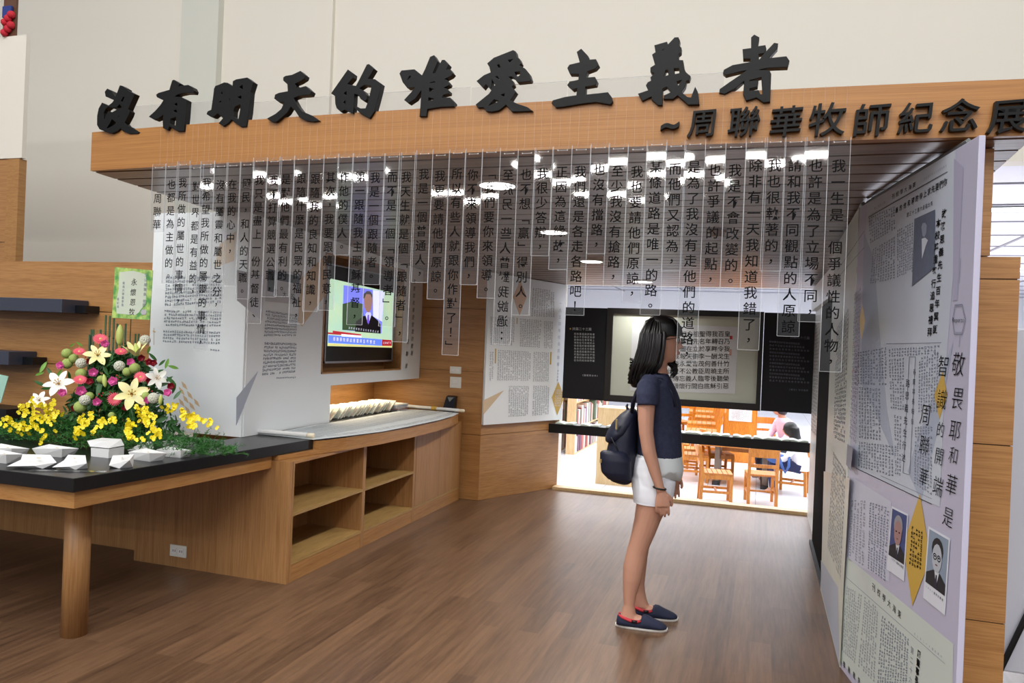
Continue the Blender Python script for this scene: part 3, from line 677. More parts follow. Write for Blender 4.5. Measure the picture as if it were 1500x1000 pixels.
# columns of print
for q, cc, rr in ((((440, 610), (628, 530), (630, 690), (452, 800)), 12, 9), (((640, 700), (755, 640), (755, 990), (640, 1030)), 8, 18), (((470, 830), (630, 740), (628, 1040), (450, 1080)), 10, 15)):
    textblock('body_text', PR, tuple(c1(*p) for p in q), cc, rr, M_INKG, rb)
for q, cc, rr in ((((280, 60), (460, 30), (462, 250), (280, 240)), 12, 12), (((470, 40), (760, 20), (758, 70), (470, 90)), 18, 3), (((470, 100), (560, 90), (560, 390), (480, 380)), 6, 16), (((640, 90), (755, 60), (750, 400), (635, 400)), 8, 18), (((300, 255), (425, 262), (430, 560), (300, 545)), 8, 15),
                  (((300, 570), (720, 600), (716, 840), (296, 715)), 28, 12)[:3] if False else (((300, 560), (500, 585), (500, 765), (296, 705)), 13, 9), (((500, 410), (545, 420), (540, 760), (505, 750)), 3, 16), (((618, 480), (720, 470), (716, 870), (612, 800)), 7, 20)):
    textblock('body_text', PR, tuple(c2(*p) for p in q), cc, rr, M_INKG, rb)
for q, cc, rr in ((((335, 50), (445, 85), (420, 470), (325, 400)), 7, 26), (((240, 40), (320, 45), (310, 395), (225, 330)), 5, 22), (((215, 490), (300, 540), (262, 900), (190, 830)), 8, 22), (((310, 545), (385, 610), (365, 1000), (275, 910)), 7, 24), (((400, 640), (545, 770), (535, 1010), (375, 1000)), 12, 18)):
    textblock('body_text', PR, tuple(c3(*p) for p in q), cc, rr, M_INKG if q[0][0] > 330 else M_INKL, rb)
def bar(pl, pts, w, m, par, nm='rule', lift=.003):
    for (a, b) in zip(pts, pts[1:]):
        flat(nm, pl, [a, b, (b[0], b[1]+w), (a[0], a[1]+w)], m, par, lift)
bar(PR, [c1(443, 608), c1(995, 290)], .9, M_INK, rb); bar(PR, [c1(443, 600), c1(995, 302-12)], .0 or .3, M_INKG, rb)
bar(PR, [c2(288, 712), c2(716, 915)], 1, M_INK, rb); bar(PR, [c2(460, 12), c2(770, 5)], .8, M_INKG, rb)
bar(PR, [c2(428, 755), c2(716, 885)], .6, M_INKG, rb); bar(PR, [c3(215, 445), c3(735, 900)], .6, M_INKG, rb)
def vbar(pl, a, b, w, m, par, nm='rule'): flat(nm, pl, [a, (a[0]+w, a[1]), (b[0]+w, b[1]), b], m, par, .003)
vbar(PR, c2(588, 85), c2(552, 740), .8, M_INKG, rb); vbar(PR, c2(622, 85), c2(590, 748), .8, M_INKG, rb)
bar(PR, [c2(588, 85), c2(625, 85)], .8, M_INKG, rb); bar(PR, [c2(552, 738), c2(590, 750)], .8, M_INKG, rb)
hl = '你們要先求上帝的國和他的義'
lettering('headline', PR, [(c,)+c1(980-i*28.2, 365+i*16.2)+(12.5-.3*i,) for i, c in enumerate(hl)], M_INK, rb, .003, .01, xs=1.1)
lettering('subheadline', PR, [(c,)+c1(885-i*18.5, 515+i*8.6)+(7.5,) for i, c in enumerate('馬太福音六章三十三節')], M_INK, rb, .003, xs=1.1)
lettering('masthead', PR, [(c,)+c1(762-i*29, 385+i*15.5)+(8.5,) for i, c in enumerate('東海大學校刊')], M_INK, rb, .003, xs=1.3)
lettering('dateline', PR, [(c,)+c1(985-i*13.5, 252+i*8)+(4,) for i, c in enumerate('中華民國五十七年十月九日')], M_INKG, rb, .003)
lettering('dateline', PR, [(c,)+c1(555-i*13.5, 508+i*8)+(3.6,) for i, c in enumerate('第二版第二期')], M_INKG, rb, .003)
lettering('vertical_headline', PR, column('故路思義先生百年冥誕', 1180+972/4.762, 190+582/4.762, 1371, 482, 13.5), M_INK, rb, .003, .02, xs=1.2)
lettering('vertical_headline', PR, column('本校隆重舉行追思禮拜', 1180+932/4.762, 190+650/4.762, 1363, 486, 13.5), M_INK, rb, .003, .02, xs=1.2)
lettering('vertical_title', PR, column('路思義先生行述', *c2(580, 235), *c2(556, 655), 13), M_INK, rb, .003, xs=1.1)
lettering('vertical_subtitle', PR, column('谷董事長報告', *c2(618, 170), *c2(606, 450), 9), M_INK, rb, .003, xs=1.1)
lettering('handwriting', PR, [('敬', 1405, 533, 38), ('畏', 1404, 583, 36), ('耶', 1400, 630, 34), ('和', 1398, 667, 28), ('華', 1395, 710, 34), ('是', 1390, 757, 32)], M_INK, rb, .003, -.008, shear=.2, xs=1.1)
lettering('handwriting', PR, [('智', 1383, 536, 34), ('識', 1381, 585, 32), ('的', 1379, 629, 24), ('開', 1377, 668, 28), ('端', 1375, 712, 32)], M_INK, rb, .003, -.008, shear=.2, xs=1.1)
lettering('handwriting', PR, [('周', 1357, 607, 34), ('聯', 1355, 652, 32), ('華', 1354, 698, 28)], M_INK, rb, .003, -.008, shear=.2, xs=1.1)
flat('gold_diamond', PR, [c2(*p) for p in ((778, 165), (800, 300), (757, 440), (728, 300))], M_GOLD, rb, .002)
dg_ = flat('gold_diamond', PR, [c3(*p) for p in ((602, 10), (656, 350), (562, 597), (513, 280))], M_GOLD, rb, .0022)
textblock('diamond_text', PR, tuple(c3(*p) for p in ((560, 175), (620, 205), (612, 415), (545, 380))), 5, 9, M_INK, rb, .004)
for q, face, hair, jac, bg, cap in ((((455, 75), (542, 118), (520, 470), (428, 405)), (168, 130, 128), (150, 150, 158), (22, 24, 34), (64, 76, 130), ((448, 345), (520, 390))),
                               (((648, 180), (762, 245), (735, 648), (620, 555)), (184, 190, 200), (24, 26, 30), (30, 34, 42), (140, 156, 176), ((632, 490), (728, 560)))):
    pr_ = flat('portrait_card', PR, [c3(*p) for p in q], mat('card_white', (222, 226, 236), .5), rb, .003)
    a, b, c_, d = [Vector((*p, 0)) for p in q]
    def qq(s, t): p = (a*(1-s)+b*s)*(1-t)+(d*(1-s)+c_*s)*t; return c3(p.x, p.y)
    key = 'p%d' % q[0][0]
    flat('portrait_backdrop', PR, [qq(.06, .03), qq(.94, .03), qq(.94, .76), qq(.06, .76)], mat('portrait_bg_'+key, bg, .5), pr_, .0036)
    ell = lambda cx, cy, rx, ry, n=14: [qq(cx+rx*math.cos(6.283*i/n), cy+ry*math.sin(6.283*i/n)) for i in range(n)]
    flat('portrait_jacket', PR, [qq(.06, .76), qq(.06, .62), qq(.36, .53), qq(.68, .53), qq(.94, .62), qq(.94, .76)], mat('portrait_jacket_'+key, jac, .5), pr_, .0042)
    flat('portrait_shirt', PR, [qq(.42, .52), qq(.64, .52), qq(.54, .72)], mat('card_shirt', (214, 218, 226), .5), pr_, .0046)
    flat('portrait_tie', PR, [qq(.50, .57), qq(.56, .57), qq(.57, .72), qq(.53, .75), qq(.49, .72)], mat('card_tie', (40, 42, 66), .5), pr_, .005)
    flat('portrait_hair', PR, ell(.5, .24, .26, .16), mat('portrait_hair_'+key, hair, .5), pr_, .005)
    flat('portrait_face', PR, ell(.51, .35, .22, .19), mat('portrait_face_'+key, face, .5), pr_, .0055)
    for ex in (.42, .60):
        flat('portrait_eye', PR, ell(ex, .335, .045, .012, 8), M_INK, pr_, .006)
        if q[0][0] > 600:
            e0 = ell(ex, .34, .085, .045, 12); e1 = ell(ex, .34, .065, .03, 12)
            g = G(); vv = [PR.at(*p, .0062) for p in e0]+[PR.at(*p, .0062) for p in e1]
            g.add(vv, [(i, (i+1) % 12, 12+(i+1) % 12, 12+i) for i in range(12)]); g.build('portrait_glasses', M_INK, pr_)
    flat('portrait_mouth', PR, ell(.51, .44, .06, .01, 8), mat('card_mouth', (120, 70, 74), .5), pr_, .006)
    (x0, y0), (x1, y1) = cap
    lettering('caption', PR, [(ch, *c3(x0+8+(x1-x0-12)*i/8, y0+6+(y1-y0)*i/8), 4.2) for i, ch in enumerate('1991'+'東海大學校')][:9], M_INK, rb, .005, .01)
lettering('masthead', PR, [(c,)+c3(495-i*27, 640-i*28)+(12,) for i, c in enumerate('東海大學校刊')], M_INK, rb, .003, xs=1.1)
lettering('bold_title', PR, column('周董事長', *c3(598, 850), *c3(585, 985), 12), M_INK, rb, .003, .03)
lettering('bold_title', PR, column('第二十六', *c3(562, 830), *c3(553, 985), 11), M_INKG, rb, .003)
lettering('dateline', PR, [(c,)+c3(715-i*15.5, 862-i*13)+(4,) for i, c in enumerate('中華民國六十二年三月')], M_INKG, rb, .003)
lettering('corner_title', PR, [(c,)+c3(205+i*26, 905+i*28)+(10,) for i, c in enumerate('學務簡訊')], M_INK, rb, .003, .01)
# hexagon badge
hx = [(1399, 450), (1403, 444), (1413, 443), (1417, 467), (1411, 490), (1400, 491)]
hx = [c for c in ((1396, 468), (1400, 446), (1411, 445), (1416, 467), (1411, 490), (1399, 490))]
g = G(); vv = [PR.at(*p, .003) for p in hx]; cc_ = sum(vv, Vector())/6; vv2 = [cc_+(p-cc_)*.93 for p in vv]; vv3 = [cc_+(p-cc_)*.86 for p in vv]; vv4 = [cc_+(p-cc_)*.83 for p in vv]
g.add(vv+vv2, [(i, (i+1) % 6, 6+(i+1) % 6, 6+i) for i in range(6)]); g.add(vv3+vv4, [(i, (i+1) % 6, 6+(i+1) % 6, 6+i) for i in range(6)])
g.build('badge_outline', M_INKG, rb)
lettering('badge_text', PR, [(c, 1398.2+i*2.4, 468.3, 10) for i, c in enumerate('Reports')], M_INK, rb, .004)
vbar(PR, (1408, 378), (1406, 415), .5, M_INKG, rb); vbar(PR, (1407, 492), (1406, 508), .5, M_INKG, rb)
flat('pale_print', PR, [(1412, 245), (1408, 330), (1403, 440), (1396, 440), (1397, 330), (1398, 232)], mat('print_lilac_dark', (176, 174, 200), .4), rb, .0012)

# second panel, along the aisle
X2 = .40
sb = empty('aisle_board', (X2, 4.5, 0), 'old newspaper panel with red title just beyond the lilac panel', 'exhibition panel')
bx_ = G().add([(X2, 3.865, 0), (X2+.02, 3.865, 0), (X2+.02, 5.08, 0), (X2, 5.08, 0), (X2, 3.865, 2.125), (X2+.02, 3.865, 2.125), (X2+.02, 5.08, 2.09), (X2, 5.08, 2.09)], [(3, 2, 1, 0), (4, 5, 6, 7), (0, 1, 5, 4), (1, 2, 6, 5), (2, 3, 7, 6), (3, 0, 4, 7)])
bx_.build('board', M_NEWS2, sb)
P2 = PX(X2)
flat('old_print', P2, [(1245, 700), (1236, 860), (1231, 975), (1213, 905), (1203, 850), (1207, 690)], M_NEWSY, sb, .001)
flat('grey_print', P2, [(1228, 860), (1230, 975), (1203, 862), (1203, 820)], M_GREYP, sb, .0016)
textblock('body_text', P2, ((1252, 430), (1262, 420), (1255, 650), (1245, 640)), 5, 36, M_INKG, sb)
textblock('body_text', P2, ((1226, 480), (1244, 450), (1238, 650), (1221, 640)), 8, 30, M_INKG, sb)
textblock('body_text', P2, ((1221, 660), (1240, 690), (1232, 850), (1212, 800)), 9, 22, M_INKL, sb)
bar(P2, [(1228, 395), (1267, 338)], .6, M_INK, sb); bar(P2, [(1216, 420), (1267, 362)], .5, M_INK, sb)
lettering('red_title', P2, column('東海大學校刊', 1256, 395, 1248, 580, 10), mat('ink_red', (176, 60, 60), .6), sb, .003)
flat('gold_diamond', P2, [(1264, 445), (1268, 470), (1263, 497), (1259, 470)], M_GOLD, sb, .002)
flat('dark_photo_print', P2, [(1242, 650), (1250, 656), (1247, 690), (1240, 680)], mat('photo_mid', (128, 132, 150), .5), sb, .002)
# metal rail along the tops
rl = empty('top_rail', (.5, 3.3, 2.15), 'thin grey metal rail along the ceiling above the lilac panel', 'rail')
pa, pb = C0-nR*.035+Vector((0, 0, 2.148)), C0-nR*.035-dR*.98+Vector((0, 0, 2.176))
G().tube([pa, pb], .011, 4).build('rail', M_ALU, rl); G().tube([pa-nR*.02, pb-nR*.02], .006, 4).build('inner_groove', M_BLACK, rl)
rl = empty('top_rail', (.41, 4.5, 2.12), 'thin grey metal rail along the ceiling above the old newspaper panel', 'rail')
G().tube([(X2+.02, 3.87, 2.145), (X2+.02, 5.08, 2.10)], .011, 4).build('rail', M_ALU, rl)
# black slab and far pale board
o = empty('black_slab', (.46, 5.7, 0), 'tall narrow black slab between the two right hand boards', 'panel')
bx('slab', (.418, 5.09, .03), (.50, 6.25, 1.8), mat('slab_black', (8, 8, 10), .85, .08), o, .003); bx('foot', (.40, 5.085, 0), (.52, 6.26, .03), mat('foot_dark_grey', (44, 48, 54), .5), o)
o = empty('pale_board', (.45, 6.8, 0), 'pale reflective board with faint print beside the window', 'exhibition panel')
bx('board', (.44, 6.26, 0), (.47, 7.29, zs(7.3)), M_BOARD, o)
textblock('body_text', PX(.44), ((1189, 480), (1201, 470), (1196, 640), (1188, 630)), 10, 30, M_INKL, o)
g = G().box((.402, 5.085, 1.81), (.44, 7.29, 2.0)); o = empty('upper_board', (.42, 6.2, 1.8), 'pale strip of board above the black slab at the ceiling', 'panel'); g.build('board', M_BOARD, o)
# far right: sign stand and plant in the bright room
o = empty('sign_board', (1.4, 3.7, 0), 'tall white display stand with a black foot bar at the right edge', 'sign')
g = G(); pr = [(.98, .15), (1.95, .15), (1.95, 1.60), (1.02, 1.585), (.99, 1.565), (.98, 1.53)]
g.loft([[(x, y, z) for x, z in pr] for y in (3.7, 3.74)]); bevel(g.build('white_panel', mat('stand_white', (200, 203, 214), .35), o), .008)
G().tube([(.93, 3.66, .0), (1.10, 3.685, .45)], .012, 8).build('foot_bar', M_BLACK, o); G().tube([(1.85, 3.66, .0), (1.80, 3.685, .45)], .012, 8).build('foot_bar', M_BLACK, o)
G().ball((1.0, 3.695, 1.535), .008, 8, 6).build('pin', M_BLACK, o)
# ------------------------------------------------------------------ big raised characters on the header
CH = {
'沒': ((130, 110, 9.375), [(255,190),(315,220),(345,270),(368,298),(385,265),(430,145),(460,150),(522,188),(525,207),(630,262),(540,468),(565,498),(550,545),(492,655),(525,695),(600,725),(697,787),(680,802),(560,802),(475,770),(440,725),(400,765),(320,797),(260,785),(150,740),(118,680),(120,560),(140,460),(185,382),(270,425),(330,375),(350,342),(320,328),(235,290),(225,230)],
  [[(275,430),(330,450),(385,440),(425,397),(468,443),(400,470),(320,515),(275,495),(250,540),(215,612),(205,605),(205,520),(235,460)], [(475,290),(497,300),(465,375),(440,360)], [(405,558),(425,570),(418,585),(400,572)], [(320,600),(388,655),(330,700),(250,740),(245,730),(290,660)]]),
'有': ((130, 110, 9.375), [(1170,68),(1250,118),(1230,158),(1290,148),(1365,138),(1425,170),(1445,215),(1435,243),(1330,240),(1230,262),(1170,300),(1270,305),(1345,345),(1330,560),(1305,765),(1225,768),(1110,700),(1085,752),(1025,725),(1020,640),(1030,540),(960,590),(905,612),(832,570),(920,490),(990,410),(1040,330),(1005,332),(940,300),(930,270),(960,248),(1110,205),(1150,75)],
  [[(1170,405),(1212,375),(1222,400),(1218,435)], [(1158,495),(1200,468),(1215,490),(1212,528)], [(1112,670),(1120,600),(1205,570),(1195,695)]]),
'明': ((290, 95, 8.333), [(215,260),(260,245),(320,218),(360,222),(425,268),(430,200),(470,180),(600,158),(675,215),(640,330),(620,560),(590,752),(530,755),(450,700),(412,662),(370,710),(310,745),(258,712),(310,650),(245,590),(185,635),(160,632),(110,600),(120,570),(165,550),(190,380),(200,290)],
  [[(300,310),(303,370),(278,355)], [(275,435),(292,445),(270,470),(258,458)], [(385,395),(395,405),(388,460),(380,440)], [(500,275),(548,238),(553,310)], [(475,395),(535,370),(530,425)], [(430,630),(432,560),(450,510),(515,480),(525,500),(510,600),(495,670)]]),
'天': ((290, 95, 8.333), [(1250,78),(1310,130),(1300,165),(1240,205),(1180,230),(1200,265),(1200,292),(1315,262),(1385,325),(1370,362),(1230,378),(1165,405),(1215,500),(1270,570),(1400,625),(1475,680),(1410,690),(1320,680),(1240,635),(1190,560),(1135,505),(1090,580),(1000,660),(950,695),(900,690),(850,655),(950,600),(1020,540),(1060,450),(1000,460),(935,410),(945,365),(990,345),(1100,325),(1095,235),(1045,190),(1045,155),(1070,138),(1150,125)], []),
'的': ((475, 75, 7.5), [(260,205),(320,250),(315,290),(250,365),(350,385),(395,300),(470,150),(490,145),(545,195),(475,310),(555,310),(625,360),(600,470),(550,660),(500,735),(410,690),(342,625),(350,607),(400,632),(455,630),(490,540),(520,400),(515,375),(440,370),(380,410),(430,435),(470,490),(465,530),(440,548),(400,520),(380,480),(328,465),(315,680),(225,640),(185,665),(140,625),(125,580),(120,490),(80,462)],
  [[(210,465),(248,432),(248,495)], [(200,560),(238,535),(235,592)]]),
'唯': ((475, 75, 7.5), [(830,245),(850,215),(990,202),(1075,270),(1110,200),(1165,65),(1205,48),(1245,115),(1185,250),(1220,245),(1295,100),(1320,98),(1365,150),(1335,208),(1380,200),(1412,245),(1395,268),(1310,312),(1345,318),(1375,355),(1370,372),(1305,405),(1345,415),(1370,440),(1368,462),(1305,480),(1290,515),(1380,512),(1425,560),(1425,605),(1280,610),(1130,635),(1120,712),(1050,714),(1060,600),(1070,420),(1000,520),(925,570),(882,535),(960,450),(1000,395),(915,402),(865,340)],
  [[(910,318),(930,275),(955,268),(950,290),(915,322)], [(1155,345),(1215,330),(1228,345),(1160,355)], [(1150,395),(1215,420),(1152,455)], [(1142,505),(1210,520),(1200,540),(1140,552)]]),
'愛': ((690, 60, 6.818), [(165,225),(230,170),(420,95),(440,105),(455,165),(480,178),(500,225),(480,243),(540,280),(580,330),(597,385),(590,400),(465,412),(430,365),(400,352),(370,360),(410,395),(425,440),(405,460),(445,510),(390,595),(460,630),(560,662),(605,696),(410,704),(350,635),(280,690),(210,705),(155,700),(125,660),(70,665),(50,635),(180,530),(245,440),(205,372),(205,430),(195,480),(150,430),(122,468),(60,400),(130,345),(200,315),(185,255)],
  [[(255,240),(285,230),(298,262),(275,275)], [(362,190),(430,178),(385,220)], [(430,310),(490,302),(492,340),(455,368)], [(235,358),(265,350),(298,400)], [(288,540),(340,520),(333,562)], [(165,655),(230,580),(290,603)]]),
'主': ((690, 60, 6.818), [(1060,110),(1100,82),(1165,150),(1180,190),(1245,185),(1270,240),(1240,275),(1160,305),(1140,370),(1235,362),(1255,400),(1245,438),(1140,455),(1135,540),(1280,525),(1365,515),(1400,560),(1412,605),(1390,632),(1250,608),(1100,625),(930,655),(850,662),(808,620),(820,595),(940,562),(1055,545),(1065,468),(1015,485),(965,440),(985,410),(1075,390),(1080,330),(990,328),(965,270),(985,240),(1090,215)], []),
'義': ((920, 45, 6.0), [(235,130),(340,100),(350,125),(410,62),(440,60),(452,85),(445,130),(465,150),(462,190),(440,210),(442,260),(480,262),(490,330),(505,365),(545,400),(535,435),(510,440),(500,490),(465,540),(520,585),(555,590),(590,500),(610,540),(622,645),(530,648),(435,565),(395,598),(315,598),(320,570),(385,540),(340,490),(300,510),(298,652),(265,652),(210,605),(210,575),(125,615),(92,555),(180,525),(160,480),(175,455),(205,440),(200,410),(235,375),(200,360),(200,325),(240,300),(215,210),(245,190)],
  [[(290,180),(325,150),(310,175)], [(328,345),(352,343),(358,390),(310,410)], [(400,330),(448,328),(455,375),(405,385)], [(425,445),(480,430),(440,490)]]),
'者': ((920, 45, 6.0), [(1085,60),(1110,38),(1150,60),(1138,140),(1205,130),(1212,160),(1200,195),(1145,205),(1148,265),(1200,200),(1285,110),(1315,115),(1310,155),(1230,245),(1390,228),(1415,265),(1400,318),(1230,325),(1120,348),(1240,352),(1255,380),(1245,622),(1190,627),(1130,585),(1040,612),(1015,560),(1025,435),(950,500),(850,552),(805,545),(808,515),(900,450),(1055,345),(990,355),(860,388),(838,370),(845,345),(920,305),(1075,278),(1078,245),(1015,245),(1010,165),(1085,155)],
  [[(1065,435),(1175,405),(1185,560),(1160,562),(1145,525),(1065,532),(1065,508),(1135,490),(1142,440),(1068,448)]]),
}
def curve_solid(name, polys, pl, m, depth, bev, parent=None):
    """polys: pixel outlines on the plane -> extruded solid with a small bevel, joined to a mesh"""
    P0 = pl.at(*polys[0][0]); n = pl.n; sg = 1 if (EYE-P0).dot(n) > 0 else -1; N = n*sg; X = Vector((0, 0, 1)).cross(N).normalized(); Y = N.cross(X)
    cu = bpy.data.curves.new(name, 'CURVE'); cu.dimensions = '2D'; cu.fill_mode = 'BOTH'; cu.extrude = depth/2; cu.bevel_depth = bev; cu.bevel_resolution = 1
    for poly in polys:
        sp = cu.splines.new('POLY'); sp.points.add(len(poly)-1); sp.use_cyclic_u = True
        for q, p in zip(sp.points, poly):
            d = pl.at(*p)-P0; q.co = (d.dot(X), d.dot(Y), 0, 1)
    ob = bpy.data.objects.new(name, cu); COL.objects.link(ob); dg = bpy.context.evaluated_depsgraph_get(); dg.update()
    me = bpy.data.meshes.new_from_object(ob.evaluated_get(dg)); vs = [P0+X*v.co.x+Y*v.co.y+N*(v.co.z-depth/2) for v in me.vertices]; fs = [tuple(p.vertices) for p in me.polygons]
    bpy.data.objects.remove(ob); bpy.data.meshes.remove(me)
    return vs, fs
nth = ['leftmost', 'second', 'third', 'fourth', 'fifth', 'sixth', 'seventh', 'eighth', 'ninth', 'last']
for i, (ch, (og, outer, holes)) in enumerate(CH.items()):
    tp = lambda p: (og[0]+p[0]/og[2], og[1]+p[1]/og[2])
    um = tp(outer[0])[0]
    pl = PY(2.905 if 1 else 0)
    x = pl.at(um, 160).x; pl = PY(hy(x)-.012)
    vs, fs = curve_solid(ch, [[tp(p) for p in outer]]+[[tp(p) for p in h] for h in holes], pl, M_SIGN, .03, .0015)
    c = sum(vs, Vector())/len(vs); zb = min(v.z for v in vs)
    o = G().add([v-Vector((c.x, c.y, zb)) for v in vs], fs).build('raised_character', M_SIGN); o.location = (c.x, c.y, zb)
    tagset(o, 'large black raised character %s standing on the header, %s from the left' % (ch, nth[i]) if i not in (0, 9) else 'large black raised character %s standing on the header, %s in the row' % (ch, nth[i]), 'sign letter', 'large raised characters on the header')
# small raised characters on the beam face
sm = [('~', 982, 187, 42), ('周', 1030, 182, 42), ('聯', 1090, 180, 45), ('華', 1151, 180, 46), ('牧', 1211, 177, 50), ('師', 1275, 178, 50), ('紀', 1340, 175, 47), ('念', 1404, 172, 50), ('展', 1474, 172, 52)]
for i, (ch, u, v, s) in enumerate(sm):
    x = PY(2.95).at(u, v).x; y = hy(x); pl = PY(y); p = pl.at(u, v, .004); dep = (p-EYE).dot(CF)
    sl = 2*.065*(x-(HX0+HX1)/2)/((HX1-HX0)/2)**2; X = Vector((1, sl, 0)).normalized(); N = X.cross(Vector((0, 0, 1)))
    g = G(); put(g, ch, Vector((0, 0, 0)), X, Vector((0, 0, 1)), s*dep/FPX*1.02, N, off=.006 if ch != '~' else .03, ext=.12, bev=0, shear=.08, xs=1.02)
    for q in range(len(g.v)): 
        d = g.v[q].dot(N); g.v[q] = g.v[q]+N*(-d+(.011 if d > 0 else -.011)+.006*(1 if abs(d) > .0001 else 0))
        g.v[q].z += .05*(g.v[q].dot(X))
    o = g.build('raised_character', M_SIGN); o.location = p+N*.004
    nm = ['black wavy dash at the left of the small characters on the beam face'] + [None]*8
    tagset(o, nm[0] if i == 0 else 'small black raised character %s on the beam face, %s after the wavy dash' % (ch, ['', 'first', 'second', 'third', 'fourth', 'fifth', 'sixth', 'seventh', 'last'][i]), 'sign letter', 'small raised characters on the beam face')

# clear acrylic sheets behind the big characters
ash = [(165, 272, 158, 150), (273, 365, 151, 144), (366, 449, 150, 145), (450, 556, 143, 136), (557, 690, 136, 128), (691, 832, 128, 119), (833, 960, 118, 112), (961, 1062, 112, 107)]
for i, (u0, u1, v0, v1) in enumerate(ash):
    y = hy(PY(2.9).at((u0+u1)/2, 150).x)+.03; pl = PY(y); a, b = pl.at(u0, v0), pl.at(u1, v1); z1 = (a.z+b.z)/2
    o = empty('acrylic_sheet', ((a.x+b.x)/2, y, 2.392), 'clear upright acrylic sheet on the header, %s from the left' % ['first', 'second', 'third', 'fourth', 'fifth', 'sixth', 'seventh', 'eighth'][i], 'sheet', 'acrylic sheets on the header')
    bx('sheet', (a.x, y, 2.392), (b.x-.003, y+.003, z1), M_ACR, o)
    bx('top_edge', (a.x, y-.0005, z1), (b.x-.003, y+.0035, z1+.0015), M_ACRE, o)

# ------------------------------------------------------------------ hanging acrylic strips of text
ST = [(1231, 31, '我一生是一個爭議性的人物，', 0), (1197, 33, '也許是為了立場不同，', 0), (1166, 31, '請和我不同觀點的人原諒', 0), (1136, 29, '我也很執著的，', 0), (1108, 30, '除非有一天我知道我錯了，', 0),
 (1078, 29, '我是不會改變的。', 0), (1048, 29, '也許爭議的起點，', 0), (1018, 29, '是為了我沒有走他們的道路，', 0), (990, 28, '而他們又認為，', 0), (962, 28, '某條道路是唯一的路。', 0), (934, 27, '我也要請他們原諒，', 0),
 (906, 27, '至少我沒有搶路，', 0), (879, 26, '也沒有擋路，', 0), (852, 26, '我們還是各走各路吧！', 0), (824, 26, '正因為這緣故，', 0), (797, 25, '我很少答辯，', 0), (772, 25, '也不想「贏」得別人。', 0), (747, 25, '至於另一些人曾對我說過：', 0),
 (720, 25, '「我們要你來領導。', 0), (695, 24, '你不來領導我們，', 0), (671, 23, '所以有些人就跟你作對了！」', 0), (647, 23, '我更要請他們原諒。', 0), (622, 23, '我是一個普通人，', 0), (598, 22, '我天生就是個「跟隨者」，', 0), (576, 23, '而不是一個「領導者」。', 0),
 (552, 23, '我是一個跟隨者。', 0), (529, 22, '第一跟隨我主耶穌基督，', 0), (507, 21, '作他的僕人。', 0), (485, 21, '其次，我要跟隨民意，', 0), (464, 21, '跟隨我的良知和知識，', 0), (441, 21, '跟隨什麼是民眾的福祉，', 0), (420, 20, '是對他們最有利的。', 0),
 (400, 20, '我不打算競選公職，', 0), (380, 19, '我只是盡上一份基督徒、', 0), (360, 19, '國民，和人的天職。', 0), (340, 19, '在我的心中，', 0), (320, 19, '沒有屬靈和屬世之分，', 0), (301, 19, '我希望我所做的屬靈的事情，', 0),
 (283, 18, '對世界都是有益的，', 0), (264, 18, '我所做的屬世的事情，', 0), (245, 18, '也都是為主做的。', 0), (226, 18, ' 周聯華', 0)]
rs = random.Random(11)
# strips that catch the hall lights lean a little further than the rest
lean = {4: 2.2, 12: 1.6, 13: 1.2, 14: 2.4, 11: 1.0, 16: .6, 22: 2.2, 24: 2.6, 26: 1.4, 30: 1.3, 9: .2, 7: 1.1, 15: .9}
for i, (u, wpx, txt, _) in enumerate(ST):
    x = PY(2.87).at(u, 215).x; y = hy(x)-.022-(.007 if i % 2 else 0)-rs.random()*.003
    q0, q1 = PY(y).at(u-wpx/2, 215), PY(y).at(u+wpx/2, 215); w_ = (q1.x-q0.x)+.002
    ztop = 2.203+rs.uniform(-.008, .010); pit = .0572
    if u < 800: pit = .0572+(800-u)/600*.004
    first = ztop-.100; n = len(txt); h = .100+pit*(n-1)+.034
    if txt.startswith('在我'): h += pit*2.0
    lbl = txt.strip().rstrip('，。、！：」')
    t = empty('acrylic_strip', (x, y, ztop), '%s hanging acrylic text strip, %s from the right end of the row' % ('mirror-written' if i == 17 else 'long' if n > 11 else 'short' if n < 9 else 'clear', ordn(i+1)), 'strip', 'hanging acrylic text strips')
    rz = rs.uniform(-2.2, 2.2); rx = rs.uniform(-.8, .8)
    th = .0024
    bx('sheet', (x-w_/2, y, ztop-h), (x+w_/2, y+th, ztop), M_ACR, t)
    e = .0011; g = G()
    g.box((x-w_/2-e, y-.0003, ztop-h), (x-w_/2+e*.2, y+th+.0003, ztop)).box((x+w_/2-e*.2, y-.0003, ztop-h), (x+w_/2+e, y+th+.0003, ztop)).box((x-w_/2, y-.0003, ztop-h-e), (x+w_/2, y+th+.0003, ztop-h))
    g.build('cut_edge', M_ACRE, t)
    mir = i == 17; g = G()
    for k, ch in enumerate(txt):
        if ch == ' ': continue
        put(g, ch, Vector((x, y-.0008, first-k*pit)), Vector((1, 0, 0)), Vector((0, 0, 1)), .048, off=.008, rot=ch in '「」：' and ch != '：', mirror=mir)
    g.build('lettering', M_INK, t)
    if ztop > 0:
        g = G(); dx = w_*.26
        for s in (-1, 1): g.ball((x+s*dx, y-.001, ztop-.017), .0028, 6, 4)
        g.box((x-dx, y-.0012, ztop-.0176), (x+dx, y-.0004, ztop-.0166)); g.build('staple', mat('staple_white', (214, 214, 214), .4), t)
        g = G(); yb = hy(x)-.0016
        for s in (-1, 1): g.tube([(x+s*dx, y-.0005, ztop-.017), (x+s*dx*1.02, yb, 2.215), (x+s*dx*1.1, yb, 2.392)], .00045, 4)
        g.build('cord', M_CORD, t)
    t.rotation_euler = (rad(rx*.4), 0, rad(rz*.8))

